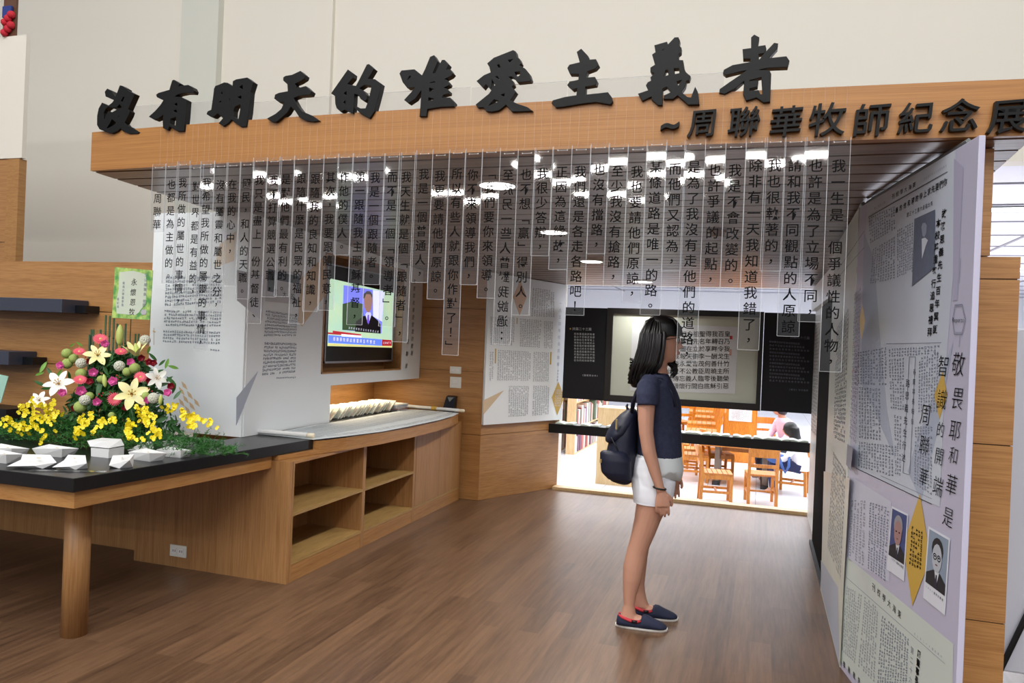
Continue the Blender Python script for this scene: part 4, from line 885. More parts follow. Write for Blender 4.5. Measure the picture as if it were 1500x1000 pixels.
# ------------------------------------------------------------------ long scroll on the counter, rollers, booklets, card stand
sc = empty('paper_scroll', (-2.8, 5.2, .79), 'long unrolled pale scroll lying on the counter', 'scroll')
ed2 = [(-2.585, 4.10), (-2.50, 4.33), (-2.435, 4.7), (-2.405, 5.1), (-2.405, 5.6), (-2.44, 5.98), (-2.49, 6.24)]
inner = [(-2.96, y) for _, y in reversed(ed2)]
n = len(ed2); g = G(); vs = []
for (x, y) in ed2:
    for k in range(9):
        t = k/8; xx = x+(-2.965-x)*t; vs.append((xx, y, .7935+.002*math.sin(y*9+t*3)+(.0 if k else -.001)))
fs = [(a*9+k, (a+1)*9+k, (a+1)*9+k+1, a*9+k+1) for a in range(n-1) for k in range(8)]
o = mesh('paper_sheet', vs, fs, M_SCROLL, sc); s_ = o.modifiers.new('s', 'SOLIDIFY'); s_.thickness = .0015
g = G(); rn = random.Random(4)
for row in range(150):
    y = 4.16+row*.0137; xe = np.interp(y, [p[1] for p in ed2], [p[0] for p in ed2])
    for k in range(3):
        x0 = -2.92+k*.11+(.0); 
        for q in range(3):
            a = x0+q*.034; 
            if a+.03 < xe-.03: g.add([(a, y, .7978), (a+.026*rn.uniform(.6, 1), y, .7978), (a+.026, y+.0045, .7978), (a, y+.0045, .7978)], [(0, 1, 2, 3)])
    for q in range(2):
        a = xe-.05-q*.03
        if rn.random() < .8: g.add([(a, y, .7978), (a+.016, y, .7978), (a+.016, y+.006, .7978), (a, y+.006, .7978)], [(0, 1, 2, 3)])
o = g.build('scroll_writing', mat('ink_scroll', (142, 150, 158), .7), sc); o['kind'] = 'stuff'
def roller(name, a, b, label, tape=False):
    a, b = Vector(a), Vector(b); d = (b-a).normalized(); t = empty(name, a, label, 'roller')
    G().tube([a, b], .015, 16).build('paper_roll', M_PAPER, t, True)
    for s, p in ((-1, a), (1, b)): G().tube([p, p+d*s*.012, p+d*s*.045, p+d*s*.05], [.012, .0155, .0155, .011], 14).build('knob', M_IVORY, t, True)
    if tape: m = a.lerp(b, .55); G().tube([m-d*.025, m+d*.025], .0185, 14).build('cord_wrap', M_GOLD, t, True)
roller('scroll_roller', (-3.16, 4.095, .812), (-2.64, 4.115, .812), 'ivory scroll roller at the near end of the scroll, by the flowers')
roller('scroll_roller', (-3.05, 6.33, .812), (-2.50, 6.27, .812), 'ivory scroll roller with gold wrap at the far end of the scroll', True)
t = empty('card_stand', (-2.64, 6.36, .79), 'small black card stand with a grey triangle beside the far roller', 'stand')
mesh('stand_body', [(-2.70, 6.36, .79), (-2.60, 6.36, .79), (-2.60, 6.45, .79), (-2.70, 6.45, .79), (-2.685, 6.41, .915), (-2.595, 6.41, .915), (-2.595, 6.45, .925), (-2.685, 6.45, .925)], [(3, 2, 1, 0), (4, 5, 6, 7), (0, 1, 5, 4), (1, 2, 6, 5), (2, 3, 7, 6), (3, 0, 4, 7)], M_BLACK, t)
mesh('grey_triangle', [(-2.672, 6.404, .912), (-2.610, 6.404, .912), (-2.645, 6.391, .87)], [(0, 1, 2)], M_ALU, t)
rn = random.Random(9)
cols_ = [(238, 236, 226), (232, 236, 228), (224, 226, 214), (236, 228, 210)]
for i in range(24):
    y = 4.97+i*.043; x = -3.04+.012*math.sin(i*1.7); l = 1.02+.1*math.sin(i); h = .145
    t = empty('booklet', (x, y, .79), 'leaning pale booklet in the niche row, %s from the near end' % ordn(i+1), 'booklet', 'leaning booklets in the niche')
    th = .009+.004*rn.random(); dy, dz = math.cos(l*.35), math.sin(l*.35)
    g = G(); a = [(x-.19, y, .791), (x, y, .791)]; D = Vector((0, math.cos(.55), math.sin(.55)))*h; Nn = Vector((0, -math.sin(.55), math.cos(.55)))*th
    p = [Vector((x-.19, y, .792)), Vector((x+rn.uniform(-.015, .01), y, .792))]
    vs = [p[0], p[1], p[1]+D, p[0]+D]; vs += [v+Nn for v in vs]
    g.add(vs, [(3, 2, 1, 0), (4, 5, 6, 7), (0, 1, 5, 4), (1, 2, 6, 5), (2, 3, 7, 6), (3, 0, 4, 7)])
    g.build('page_block', mat('pages_%d' % (i % 4), cols_[i % 4], .7), t)
    g = G(); vs2 = [v+Nn*.02 for v in vs[4:]]; vs2 = vs2+[v+Nn*.12 for v in vs2]; vs2 = [v+Vector((.002, 0, 0)) if k in (1, 2, 5, 6) else v for k, v in enumerate(vs2)]
    g.add(vs2, [(3, 2, 1, 0), (4, 5, 6, 7), (0, 1, 5, 4), (1, 2, 6, 5), (2, 3, 7, 6), (3, 0, 4, 7)]); g.build('cover', mat('cover_pale_%d' % (i % 2), [(206, 214, 206), (220, 214, 196)][i % 2], .6), t)
for i, (c, lab) in enumerate((((176, 70, 60), 'red'), ((214, 214, 208), 'pale grey, lowest'), ((120, 140, 170), 'blue'), ((236, 234, 226), 'white, topmost'))):
    z = .792+i*.014; t = empty('flat_book', (-3.06, 6.14, z), '%s flat book in the small stack beyond the leaning booklets' % lab, 'book', 'flat books in the niche')
    a = .1*math.sin(i*2); o = G().box((-3.22, 6.04, z), (-2.985, 6.24, z+.012), rot=a).build('page_block', M_PAPER, t); G().box((-3.225, 6.035, z+.0105), (-2.98, 6.245, z+.0132), rot=a).build('cover', mat('flat_cover_%d' % i, c, .6), t)

# black angular shelves on the left wooden wall
for (u0, v0, u1, v1, z0, lab, L) in ((0, 435, 90, 458, 0, 'long black wall bracket shelf on the wood wall, the upper one', .5), (0, 514, 12, 535, 0, 'short black wall shelf on the wood wall at the left edge', .3)):
    a = PY(3.75).at(0, v0); b = PY(3.75).at(u1, v1); t = empty('wall_shelf', (b.x, 3.9, b.z), lab, 'shelf')
    bevel(bx('shelf_box', (-6.5, 3.75, b.z), (b.x, 3.955, a.z), mat('shelf_slate', (54, 58, 72), .4), t), .004)
    bx('end_block', (b.x+.001, 3.85, b.z+.005), (b.x+.09, 3.955, a.z-.035), M_BLACK, t)
t = empty('leaning_sheet', (-4.3, 3.6, .79), 'pale green sheet in a stand at the left edge behind the flowers', 'sheet')
pl = PY(3.55)
flatv = [pl.at(-40, 540), pl.at(12, 551), pl.at(1, 590), pl.at(-40, 592)]
mesh('green_sheet', flatv+[v+Vector((0, .004, 0)) for v in flatv], [(0, 1, 2, 3), (7, 6, 5, 4), (0, 4, 5, 1), (1, 5, 6, 2), (2, 6, 7, 3), (3, 7, 4, 0)], mat('sheet_mint', (164, 206, 190), .5), t)
a, b = pl.at(-40, 594), pl.at(20, 610); bx('stand_base', (a.x, 3.5, .791), (b.x, 3.7, .90), M_BLACK, t)

# ------------------------------------------------------------------ folded papers on the table
def folded(pts, label, h=.05, tall=0):
    """pts: centre pixel, width px, depth px, yaw, style"""
    u, v, wd, dp, yaw, st = pts; c = PZ(.7905).at(u, v); t = empty('folded_paper', (c.x, c.y, .7905), label, 'paper', 'folded paper boats and boxes on the table')
    ca, sa = math.cos(yaw), math.sin(yaw)
    L = lambda x, y, z: Vector((c.x+x*ca-y*sa, c.y+x*sa+y*ca, .7905+z))
    a, b = wd/2, dp/2
    g = G()
    if st == 0:   # open tray, flared points at both ends
        bot = [L(-a*.72, -b*.7, 0), L(a*.72, -b*.7, 0), L(a*.8, b*.7, 0), L(-a*.8, b*.7, 0)]
        topv = [L(-a, -b*.75, h*.75), L(a*.85, -b, h), L(a*1.05, b*.8, h*.8), L(-a*.8, b, h)]
        mid = [L(-a*.55, 0, h*.55), L(a*.6, 0, h*.6)]
        g.add(bot+topv+mid, [(3, 2, 1, 0), (0, 1, 5, 4), (1, 2, 6, 5), (2, 3, 7, 6), (3, 0, 4, 7), (4, 5, 9, 8), (6, 7, 8, 9), (5, 6, 9), (7, 4, 8)])
    elif st == 1:  # bow tie
        bot = [L(-a*.6, -b*.6, 0), L(a*.55, -b*.5, 0), L(a*.8, b*.6, 0), L(-a*.5, b*.6, 0)]
        topv = [L(-a*.7, -b*.1, h*.62), L(a*.3, -b*.9, h*.3), L(a, b*.1, h*.5), L(a*.35, b*.9, h), L(-a, b*.8, h*.95), L(-a*1.0, -b, h*.15)]
        g.add(bot+topv, [(3, 2, 1, 0), (0, 1, 5), (1, 6, 5), (1, 2, 6), (2, 7, 6), (2, 3, 7), (3, 8, 7), (3, 0, 8), (0, 4, 8), (0, 9, 4), (0, 5, 9), (5, 6, 4), (6, 7, 4), (7, 8, 4), (9, 5, 4)])
    else:          # kite
        bot = [L(-a*.4, -b*.6, 0), L(a*.5, -b*.7, 0), L(a*.7, b*.3, 0), L(-a*.2, b*.6, 0)]
        topv = [L(-a*1.0, b*.2, h*.85), L(-a*.1, -b, h*.25), L(a*1.0, -b*.35, h*.8), L(a*.1, b, h)]
        g.add(bot+topv+[L(0, 0, h*.72)], [(3, 2, 1, 0), (0, 1, 6, 5), (1, 2, 6), (2, 7, 6), (2, 3, 7), (3, 4, 7), (3, 0, 4), (0, 5, 4), (4, 5, 8), (5, 6, 8), (6, 7, 8), (7, 4, 8)])
    g.build('folded_sheet', M_PAPER, t)
    g = G(); g.add([L(a*.05, -b*.1, h*.86), L(a*.35, -b*.35, h*.88), L(a*.38, -b*.28, h*.9), L(a*.08, -b*.02, h*.88)], [(0, 1, 2, 3)]); g.build('gold_print', M_GOLD, t)
folded((8, 668, .20, .09, .05, 0), 'white folded paper tray half out of frame at the left edge, the rear one')
folded((4, 676, .16, .09, .05, 0), 'white folded paper tray at the left edge, the front one', .045)
folded((80, 667, .19, .10, .15, 0), 'long white folded paper tray in front of the fern, left of the tall box', .045)
folded((52, 684, .19, .11, .25, 1), 'white folded paper boat behind the ruler, nearest the left edge', .05)
folded((107, 686, .13, .10, .1, 1), 'white folded paper bow behind the ruler, middle of the front row', .055)
folded((178, 683, .15, .12, -.1, 2), 'white kite shaped folded paper in the front row, right of the ruler', .05)
folded((215, 673, .17, .10, -.1, 0), 'white folded paper boat with gold edge, front of the pair on the right', .045)
folded((210, 662, .13, .09, -.15, 1), 'small white folded paper star behind the paper boat', .05)
folded((255, 668, .17, .08, .03, 0), 'white folded paper tray nearest the table edge, lower of the right pair', .04)
folded((260, 658, .16, .08, .05, 0), 'white folded paper tray behind the rightmost tray', .05)
c = PZ(.79).at(156, 668); t = empty('folded_box', (c.x, c.y, .79), 'tall white folded paper box with an overhanging flap lid, by the fern', 'paper', 'folded paper boats and boxes on the table')
G().add([(c.x-0.0546, c.y-0.0420, .7905), (c.x+0.0546, c.y-0.0420, .7905), (c.x+0.0588, c.y+0.0504, .7905), (c.x-0.0504, c.y+0.0504, .7905), (c.x-0.0571, c.y-0.0420, .832), (c.x+0.0571, c.y-0.0420, .836), (c.x+0.0588, c.y+0.0504, .836), (c.x-0.0504, c.y+0.0504, .836)], [(3, 2, 1, 0), (4, 5, 6, 7), (0, 1, 5, 4), (1, 2, 6, 5), (2, 3, 7, 6), (3, 0, 4, 7)]).build('box', M_PAPER, t)
G().add([(c.x-0.0630, c.y-0.0420, .838), (c.x+0.0588, c.y-0.0462, .840), (c.x+0.0588, c.y+0.0504, .843), (c.x-0.0588, c.y+0.0504, .842), (c.x-0.1092, c.y-0.0168, .860), (c.x+0.0168, c.y-0.0336, .872), (c.x+0.0378, c.y+0.0504, .873), (c.x-0.0924, c.y+0.0588, .868)], [(3, 2, 1, 0), (4, 5, 6, 7), (0, 1, 5, 4), (1, 2, 6, 5), (2, 3, 7, 6), (3, 0, 4, 7)]).build('flap_lid', M_PAPER, t)
a, b = PZ(.7905).at(41, 690), PZ(.7905).at(153, 692); d = (b-a).normalized(); nn = Vector((-d.y, d.x, 0))
t = empty('ruler', a, 'thin clear ruler lying on the table near its front corner', 'ruler')
g = G(); vs = [a, b, b+nn*.03, a+nn*.03]; g.add(vs+[v+Vector((0, 0, .003)) for v in vs], [(3, 2, 1, 0), (4, 5, 6, 7), (0, 1, 5, 4), (1, 2, 6, 5), (2, 3, 7, 6), (3, 0, 4, 7)]); g.build('strip', M_ACR, t)
g = G().add([a+Vector((0, 0, .0032)), b+Vector((0, 0, .0032)), b+nn*.004+Vector((0, 0, .0032)), a+nn*.004+Vector((0, 0, .0032))], [(0, 1, 2, 3)])
for k in range(38):
    p = a.lerp(b, (k+1)/40)+Vector((0, 0, .0034)); g.add([p+nn*.018, p+nn*.018+d*.003, p+nn*.029+d*.003, p+nn*.029], [(0, 1, 2, 3)])
g.build('markings', M_ALU, t)
# ------------------------------------------------------------------ flower arrangement
FC = Vector((-3.38, 3.42, .79))
fa = empty('flower_arrangement', FC, 'large flower arrangement of lilies, roses and yellow orchids on the black table', 'flowers')
def fp(x, y, dy=0):
    u, v = x/3.703, 450+y/3.703; zz = PY(3.3).at(u, v).z
    yy = 3.22+.22*max(0, (zz-.95))/.5+dy; return PY(yy).at(u, v)
def place(me_list, p, size, face=None, roll=0):
    """me_list: (name, mesh, mat) parts; the first is the part, the rest its sub-parts"""
    d = face if face is not None else (EYE-p).normalized(); d = Vector(d).normalized()
    q = d.to_track_quat('Z', 'Y').to_matrix().to_4x4() @ Matrix.Rotation(roll, 4, 'Z') @ Matrix.Scale(size, 4)
    root = None
    for nm, me in me_list:
        o = bpy.data.objects.new(nm, me); COL.objects.link(o)
        if root is None: o.parent = fa; o.matrix_local = Matrix.Translation(p-FC) @ q; root = o
        else: o.parent = root
    return root
def gm(g, name, m, smooth=True):
    me = bpy.data.meshes.new(name); me.from_pydata([tuple(v) for v in g.v], [], g.f); me.materials.append(m)
    me.polygons.foreach_set('use_smooth', [smooth]*len(me.polygons)); return me
def petal(g, L, Wd, ang, z0=0, lift=.2, curl=0, r0=.1, n=4, rollz=0):
    """one petal starting at radius r0, rising by lift and curling"""
    ca, sa = math.cos(ang), math.sin(ang); pr = []
    for i in range(n+1):
        t = i/n; r = r0+L*t; z = z0+lift*t-curl*t*t; wv = Wd*math.sin(math.pi*min(1, t*.9+.1))**.7*(1 if t < 1 else 0)
        for s in (-1, 0, 1):
            pr.append((r*ca-s*wv*sa, r*sa+s*wv*ca, z+abs(s)*wv*.25))
    fs = [(i*3+k, i*3+k+1, i*3+k+4, i*3+k+3) for i in range(n) for k in range(2)]
    g.add(pr, fs)
M_COR = mat('petal_coral', (236, 96, 116), .55); M_PNK = mat('petal_pink', (226, 96, 168), .55); M_RED = mat('petal_dark_red', (140, 14, 36), .5)
M_YEL = mat('petal_yellow', (244, 222, 30), .5); M_LIL = mat('petal_lily_cream', (240, 228, 120), .5, noise=(246, 244, 210), ns=2.5); M_LIW = mat('petal_lily_white', (240, 240, 232), .5)
M_PW = mat('pompon_white', (234, 234, 218), .7, bump=1, ns=16); M_GB = mat('gourd_green', (160, 178, 96), .7, bump=.6, ns=8); M_CEN = mat('flower_centre', (224, 190, 120), .6)
M_BUD = mat('bud_green', (190, 202, 112), .5); M_LEAF = mat('leaf_green', (52, 104, 40), .45, noise=(30, 74, 30), ns=4); M_LEAFL = mat('leaf_light', (110, 160, 60), .45); M_FERN = mat('fern_green', (36, 92, 34), .6, noise=(58, 122, 44), ns=5)
M_STEM = mat('stem_green', (42, 82, 44), .4, noise=(30, 60, 34), ns=30)
g = G()
for ring, (nn_, L, l) in enumerate(((22, .85, .12), (16, .6, .2))):
    for i in range(nn_): petal(g, L, .11, 6.283*i/nn_+ring*.1, .02+ring*.05, l, .1, .15, 3)
ger = [('gerbera', gm(g, 'gerbera', M_COR)), ('flower_centre', gm(G().ball((0, 0, .05), .2, 10, 6, sc=(1, 1, .5)), 'gerbera_centre', M_CEN))]
g = G()
for ring in range(5):
    for i in range(5-ring//2):
        a = 6.283*i/(5-ring//2)+ring*.7; petal(g, .35+.1*(4-ring), .36-.05*ring, a, .05+.12*ring, .55-.02*ring, .12, .06, 4)
g.ball((0, 0, .35), .3, 8, 6)
ros = gm(g, 'rose', M_PNK); rosd = ros.copy(); rosd.materials[0] = M_RED
g = G()
def lily_mesh(m, op=1.0):
    g = G()
    for i in range(6): petal(g, .95, .21 if i % 2 else .26, 6.283*i/6+.1, 0, .55/op if op < 1 else .38, .30*op, .08, 7)
    return gm(g, 'lily', m)
lilc, lilw = lily_mesh(M_LIL), lily_mesh(M_LIW); lilh = lily_mesh(M_LIL, .45)
g = G()
for i in range(6):
    a = 1.05*i+.3; g.tube([(0, 0, 0), (.12*math.cos(a), .12*math.sin(a), .25), (.2*math.cos(a), .2*math.sin(a), .38)], .018, 5); g.ball((.2*math.cos(a), .2*math.sin(a), .39), .045, 6, 4)
stam = gm(g, 'stamens', mat('stamen_orange', (200, 150, 50), .6))
g = G()
for i in range(90):
    t = math.acos(1-2*(i+.5)/90); a = 2.399*i; g.ball((.86*math.sin(t)*math.cos(a), .86*math.sin(t)*math.sin(a), .86*math.cos(t)), .17, 5, 4)
g.ball((0, 0, 0), .9, 10, 8); pomp = gm(g, 'pompon', M_PW)
gourd = gm(G().ball((0, 0, 0), 1, 12, 9), 'gourd_ball', M_GB)
bud = gm(G().loft([[(r*math.cos(j*.785), y, r*math.sin(j*.785)) for j in range(8)] for y, r in ((-1, .12), (-.7, .26), (-.2, .36), (.3, .34), (.75, .2), (1, .05))]), 'bud', M_BUD)
g = G(); vs = []
for i in range(7):
    t = i/6; wv = .28*math.sin(math.pi*t)**.8+.01; vs += [(-wv, t*2-1, .08*math.sin(3*t)+.06), (0, t*2-1, .08*math.sin(3*t)), (wv, t*2-1, .08*math.sin(3*t)+.06)]
g.add(vs, [(i*3+k, i*3+k+1, i*3+k+4, i*3+k+3) for i in range(6) for k in range(2)])
leafm = gm(g, 'leaf', M_LEAF); leafl = leafm.copy(); leafl.materials[0] = M_LEAFL
g = G()
petal(g, .8, .42, -math.pi/2, 0, .1, .1, .05, 3); 
for a in (.3, math.pi-.3, math.pi/2, 1.0, 2.1): petal(g, .42, .15, a, .02, .15, .1, .05, 3)
orc = gm(g, 'orchid_blossom', M_YEL)
rf = random.Random(21)
view = lambda p: (EYE-p).normalized()
def jit(p, k=.4): return (view(p)+Vector((rf.uniform(-k, k), rf.uniform(-k, k), rf.uniform(-k, k)))).normalized()
for x, y, s, up in ((545, 172, .034, .9), (430, 240, .028, 1.3), (655, 240, .027, 1.3), (435, 393, .030, 1.0), (762, 378, .028, .5), (622, 497, .031, 0)):
    p = fp(x, y, -.03); place(ger, p, s*1.25, view(p)+Vector((0, 0, up)), rf.random()*3)
for x, y, s in ((567, 198, .017), (330, 315, .017), (505, 350, .019), (705, 300, .017), (617, 400, .019), (437, 450, .021), (337, 462, .017), (527, 510, .017), (908, 463, .016), (795, 505, .015)):
    p = fp(x, y, -.02); place([('rose', ros)], p, s*1.75, jit(p, .3), rf.random()*6)
for x, y in ((765, 272), (808, 298), (488, 402), (810, 395), (400, 545), (925, 425), (680, 540), (830, 300), (490, 290)):
    p = fp(x, y, .0); place([('dark_rose', rosd)], p, .026, jit(p, .3), rf.random()*6)
for x, y in ((787, 178), (440, 303), (648, 318), (460, 503), (832, 492)):
    place([('pompon_flower', pomp)], fp(x, y, -.02), .029)
for x, y, s in ((362, 250, 29), (400, 278, 27), (365, 305, 30), (440, 360, 30), (730, 330, 30), (435, 540, 34), (485, 482, 24), (690, 350, 25), (605, 585, 18), (548, 390, 22), (790, 480, 22)):
    place([('gourd_ball', gourd)], fp(x, y, .0), s/3.703/272)
for x, y, s, r in ((715, 470, .088, .2), (530, 262, .072, .9)):
    p = fp(x, y, -.04); place([('lily', lilc), ('stamens', stam)], p, s, view(p)+Vector((0, 0, .2 if s > .08 else .7)), r)
for x, y, s, r in ((320, 415, .080, .1), (215, 505, .055, 1.2), (850, 385, .060, .6)):
    p = fp(x, y, -.02); place([('lily', lilw), ('stamens', stam)], p, s, view(p)+Vector((-.4 if x < 400 else .5, 0, .3)), r)
p = fp(735, 262, -.02); place([('half_open_lily', lilh)], p, .062, Vector((.15, -.35, 1)), .3)
for x, y, s, r in ((650, 150, .058, 0), (567, 398, .036, -.2), (871, 500, .028, .1), (740, 228, .036, -.3)):
    p = fp(x, y, -.03); o = place([('lily_bud', bud)], p, s, (0, -1, 0), 0); o.matrix_local = Matrix.Translation(p-FC) @ Matrix.Rotation(r, 4, 'Y') @ Matrix.Rotation(rad(90), 4, 'X') @ Matrix.Scale(s, 4)
for x, y0, y1 in ((575, 42, 330), (597, 46, 340), (619, 58, 350), (637, 88, 360), (682, 88, 330), (486, 148, 260), (496, 120, 260), (508, 120, 250), (546, 120, 230), (735, 143, 240), (752, 143, 240), (664, 120, 300)):
    a = fp(x, y0, .06); b = Vector((a.x, a.y, .9)); g = G().tube([b, a], .0052, 8)
    for k in range(1, 5): z = b.z+(a.z-b.z)*k/5; g.tube([(a.x, a.y, z-.003), (a.x, a.y, z+.003)], .006, 8)
    g.build('horsetail_stem', M_STEM, fa, True)
for x, y, ang, s, l in ((430, 200, -.9, .022, 1), (390, 205, .9, .018, 1), (235, 325, .4, .038, 1), (215, 360, 1.2, .026, 1), (215, 415, -1.0, .035, 0), (905, 305, .3, .030, 1), (940, 325, -1.3, .030, 1), (808, 230, .3, .024, 1), (930, 400, -.8, .034, 0), (963, 475, .6, .032, 0), (880, 300, .8, .025, 0),
    (830, 268, -.8, .03, 0), (270, 350, -.6, .03, 0), (250, 440, 1.5, .028, 0), (880, 420, 1.3, .034, 0), (945, 440, .3, .03, 0), (690, 205, 1.0, .025, 0), (320, 360, .5, .03, 1), (375, 375, -.2, .03, 0), (540, 440, .1, .05, 0), (860, 350, 1.1, .03, 0), (915, 390, .9, .028, 0)):
    p = fp(x, y, .02); o = place([('ruscus_leaf', leafl if l else leafm)], p, s, jit(p, .3)); o.matrix_local = Matrix.Translation(p-FC) @ (jit(p, .35).to_track_quat('Z', 'Y').to_matrix().to_4x4()) @ Matrix.Rotation(-ang, 4, 'Z') @ Matrix.Scale(s, 4)
# dark inner foliage, fern and berries: nobody could count them
g = G(); 
lv = [Vector(v.co) for v in leafm.vertices]; lf = [tuple(p.vertices) for p in leafm.polygons]
def scatter(g, n, fn, smin, smax, vs=None, fs=None):
    for i in range(n):
        p = fn(); s = rf.uniform(smin, smax); d = Vector((rf.uniform(-1, 1), rf.uniform(-1.2, .3), rf.uniform(-.3, 1))).normalized(); m = d.to_track_quat('Z', 'Y').to_matrix() @ Matrix.Rotation(rf.random()*6.28, 3, 'Z')
        g.add([p+m @ (v*s) for v in (vs or lv)], fs or lf)
def dome():
    t = rf.random(); a = rf.random()*6.283; r = .46*(1-t*.70)*math.sqrt(rf.random()); return Vector((-3.42+r*1.0*math.cos(a), 3.42+r*.4*math.sin(a), .82+t*.46))
scatter(g, 1900, dome, .018, .04); o = g.build('inner_foliage', M_LEAF, fa); o['kind'] = 'stuff'
g = G()
def base():
    a = rf.random()*6.283; r = math.sqrt(rf.random()); return Vector((-3.40+.86*r*math.cos(a), 3.33+.22*r*math.sin(a), .80+(1-r)*.13*rf.random()))
for i in range(900):
    p = base(); p.x = -4.25+ (p.x+4.26)*.98
    d = Vector((rf.uniform(-1, 1)+(p.x+3.4)*1.3, rf.uniform(-1, .2), rf.uniform(-.1, .8))).normalized(); L = rf.uniform(.05, .11)
    q = p+d*L; q.z = max(q.z, .796); p.z = max(p.z, .796)
    g.tube([p, p.lerp(q, .5)+Vector((0, 0, .008)), q], [.0012, .0011, .0005], 3)
    for k in range(12):
        t = .1+.9*k/12; c = p.lerp(q, t)+Vector((0, 0, .008*math.sin(t*3.14)))
        for s in (-1, 1):
            e = c+Vector((rf.uniform(-1, 1), rf.uniform(-1, 1), rf.uniform(-.5, 1))).normalized()*.016; e.z = max(e.z, .793)
            n_ = Vector((rf.uniform(-1, 1), rf.uniform(-1, 1), rf.uniform(-1, 1)))*.0016; g.add([c-n_, c+n_, e+n_*.4, e-n_*.4], [(0, 1, 2, 3)])
o = g.build('fern_sprays', M_FERN, fa); o['kind'] = 'stuff'
g = G()
for x, y in ((470, 270), (480, 300), (530, 470), (545, 480), (560, 465), (630, 370), (655, 380), (640, 392), (810, 440), (820, 455), (800, 285), (832, 300), (520, 285), (560, 300), (520, 490), (600, 460)):
    g.ball(fp(x+rf.uniform(-6, 6), y, -.03), .0045, 6, 5)
o = g.build('berries', mat('berry_red', (170, 20, 34), .3), fa, True); o['kind'] = 'stuff'
# yellow orchid sprays
cl = []
def sprayline(pts, n, sp): 
    for i in range(n):
        t = rf.random()*(len(pts)-1); k = min(int(t), len(pts)-2); a, b = Vector((*pts[k], 0)), Vector((*pts[k+1], 0)); q = a.lerp(b, t-k); cl.append((q.x+rf.gauss(0, sp), q.y+rf.gauss(0, sp)))
sprayline([(100, 560), (170, 540), (300, 510)], 30, 20); sprayline([(70, 640), (150, 650), (330, 620)], 36, 20); sprayline([(120, 590), (200, 590), (340, 580)], 34, 20); sprayline([(200, 640), (240, 690), (220, 720)], 10, 12); sprayline([(10, 630), (60, 620)], 8, 14)
sprayline([(530, 560), (460, 600), (420, 660), (405, 700)], 34, 16); sprayline([(560, 610), (500, 660), (520, 690)], 14, 12)
sprayline([(570, 600), (640, 610), (700, 630), (690, 660)], 26, 14); sprayline([(700, 690), (760, 720)], 8, 8)
sprayline([(750, 560), (790, 610), (840, 660), (860, 710)], 36, 18); sprayline([(790, 550), (820, 590)], 8, 12)
sprayline([(880, 540), (950, 560), (1010, 600), (1050, 650)], 24, 14); sprayline([(1020, 580), (1100, 600), (1180, 640)], 20, 10); sprayline([(930, 520), (1000, 570)], 10, 10)
for i, (x, y) in enumerate(cl[:298]):
    p = fp(x, y); hgt = (y-500)/220; p = PY(3.20-.14*max(0, min(1, hgt))).at(x/3.703, 450+y/3.703)
    p.z = max(p.z, .80); place([('orchid_blossom', orc)], p, rf.uniform(.018, .027), jit(p, .6), rf.uniform(-.8, .8))
# card on a stick
t = empty('condolence_card', (-3.45, 3.55, .79), 'green watercolour card with brush writing above the flowers', 'card')
PCD = PY(3.55); c5 = lambda x, y: (155+x/10, 380+y/10)
q = [PCD.at(*c5(*p)) for p in ((135, 110), (690, 158), (640, 885), (88, 852))]
def cardmat():
    m = mat('card_watercolour', (120, 186, 96), .6); nt = m.node_tree; b = nt.nodes['Principled BSDF']; L = nt.links.new
    tc = nt.nodes.new('ShaderNodeTexCoord'); n = nt.nodes.new('ShaderNodeTexNoise'); n.inputs['Scale'].default_value = 22; L(tc.outputs['Object'], n.inputs[0])
    cr = nt.nodes.new('ShaderNodeValToRGB'); e = cr.color_ramp.elements; e[0].position = .38; e[0].color = srgb((88, 160, 84)); e[1].position = .62; e[1].color = srgb((190, 218, 120)); L(n.outputs['Fac'], cr.inputs[0]); L(cr.outputs[0], b.inputs['Base Color']); return m
mesh('card', q+[v+Vector((0, .003, 0)) for v in q], [(0, 3, 2, 1), (4, 5, 6, 7), (0, 1, 5, 4), (1, 2, 6, 5), (2, 3, 7, 6), (3, 0, 4, 7)], cardmat(), t)
flat('pale_field', PCD, [c5(*p) for p in ((200, 185), (400, 165), (590, 215), (600, 420), (585, 640), (540, 700), (480, 780), (430, 815), (160, 790), (150, 640), (190, 420))], mat('card_pale', (208, 218, 200), .6), t, .001)
lettering('brush_writing', PCD, [(c,)+c5(x, y)+(11,) for c, x, y in (('永', 420, 330), ('懷', 405, 480), ('恩', 398, 625), ('牧', 385, 765))], M_INK, t, .002, .0, shear=.1)
lettering('small_writing', PCD, column('文公周聯華', *c5(590, 230), *c5(575, 510), 5.4)+column('牧師', *c5(568, 610), *c5(562, 665), 5.4)+column('東海大學董事長', *c5(265, 345), *c5(248, 665), 4.6)+column('曾紀鴻', *c5(182, 580), *c5(178, 690), 4.4), M_INKG, t, .002)
G().ball(PCD.at(*c5(560, 770), .003), .021, 12, 4, sc=(1, .03, 1)).build('pale_stamp', mat('stamp_lilac', (188, 186, 196), .6), t)
a = PCD.at(*c5(365, 872)); G().tube([(a.x, a.y+.002, .80), (a.x, a.y+.002, a.z)], .0028, 6).build('stick', M_STEM, t)

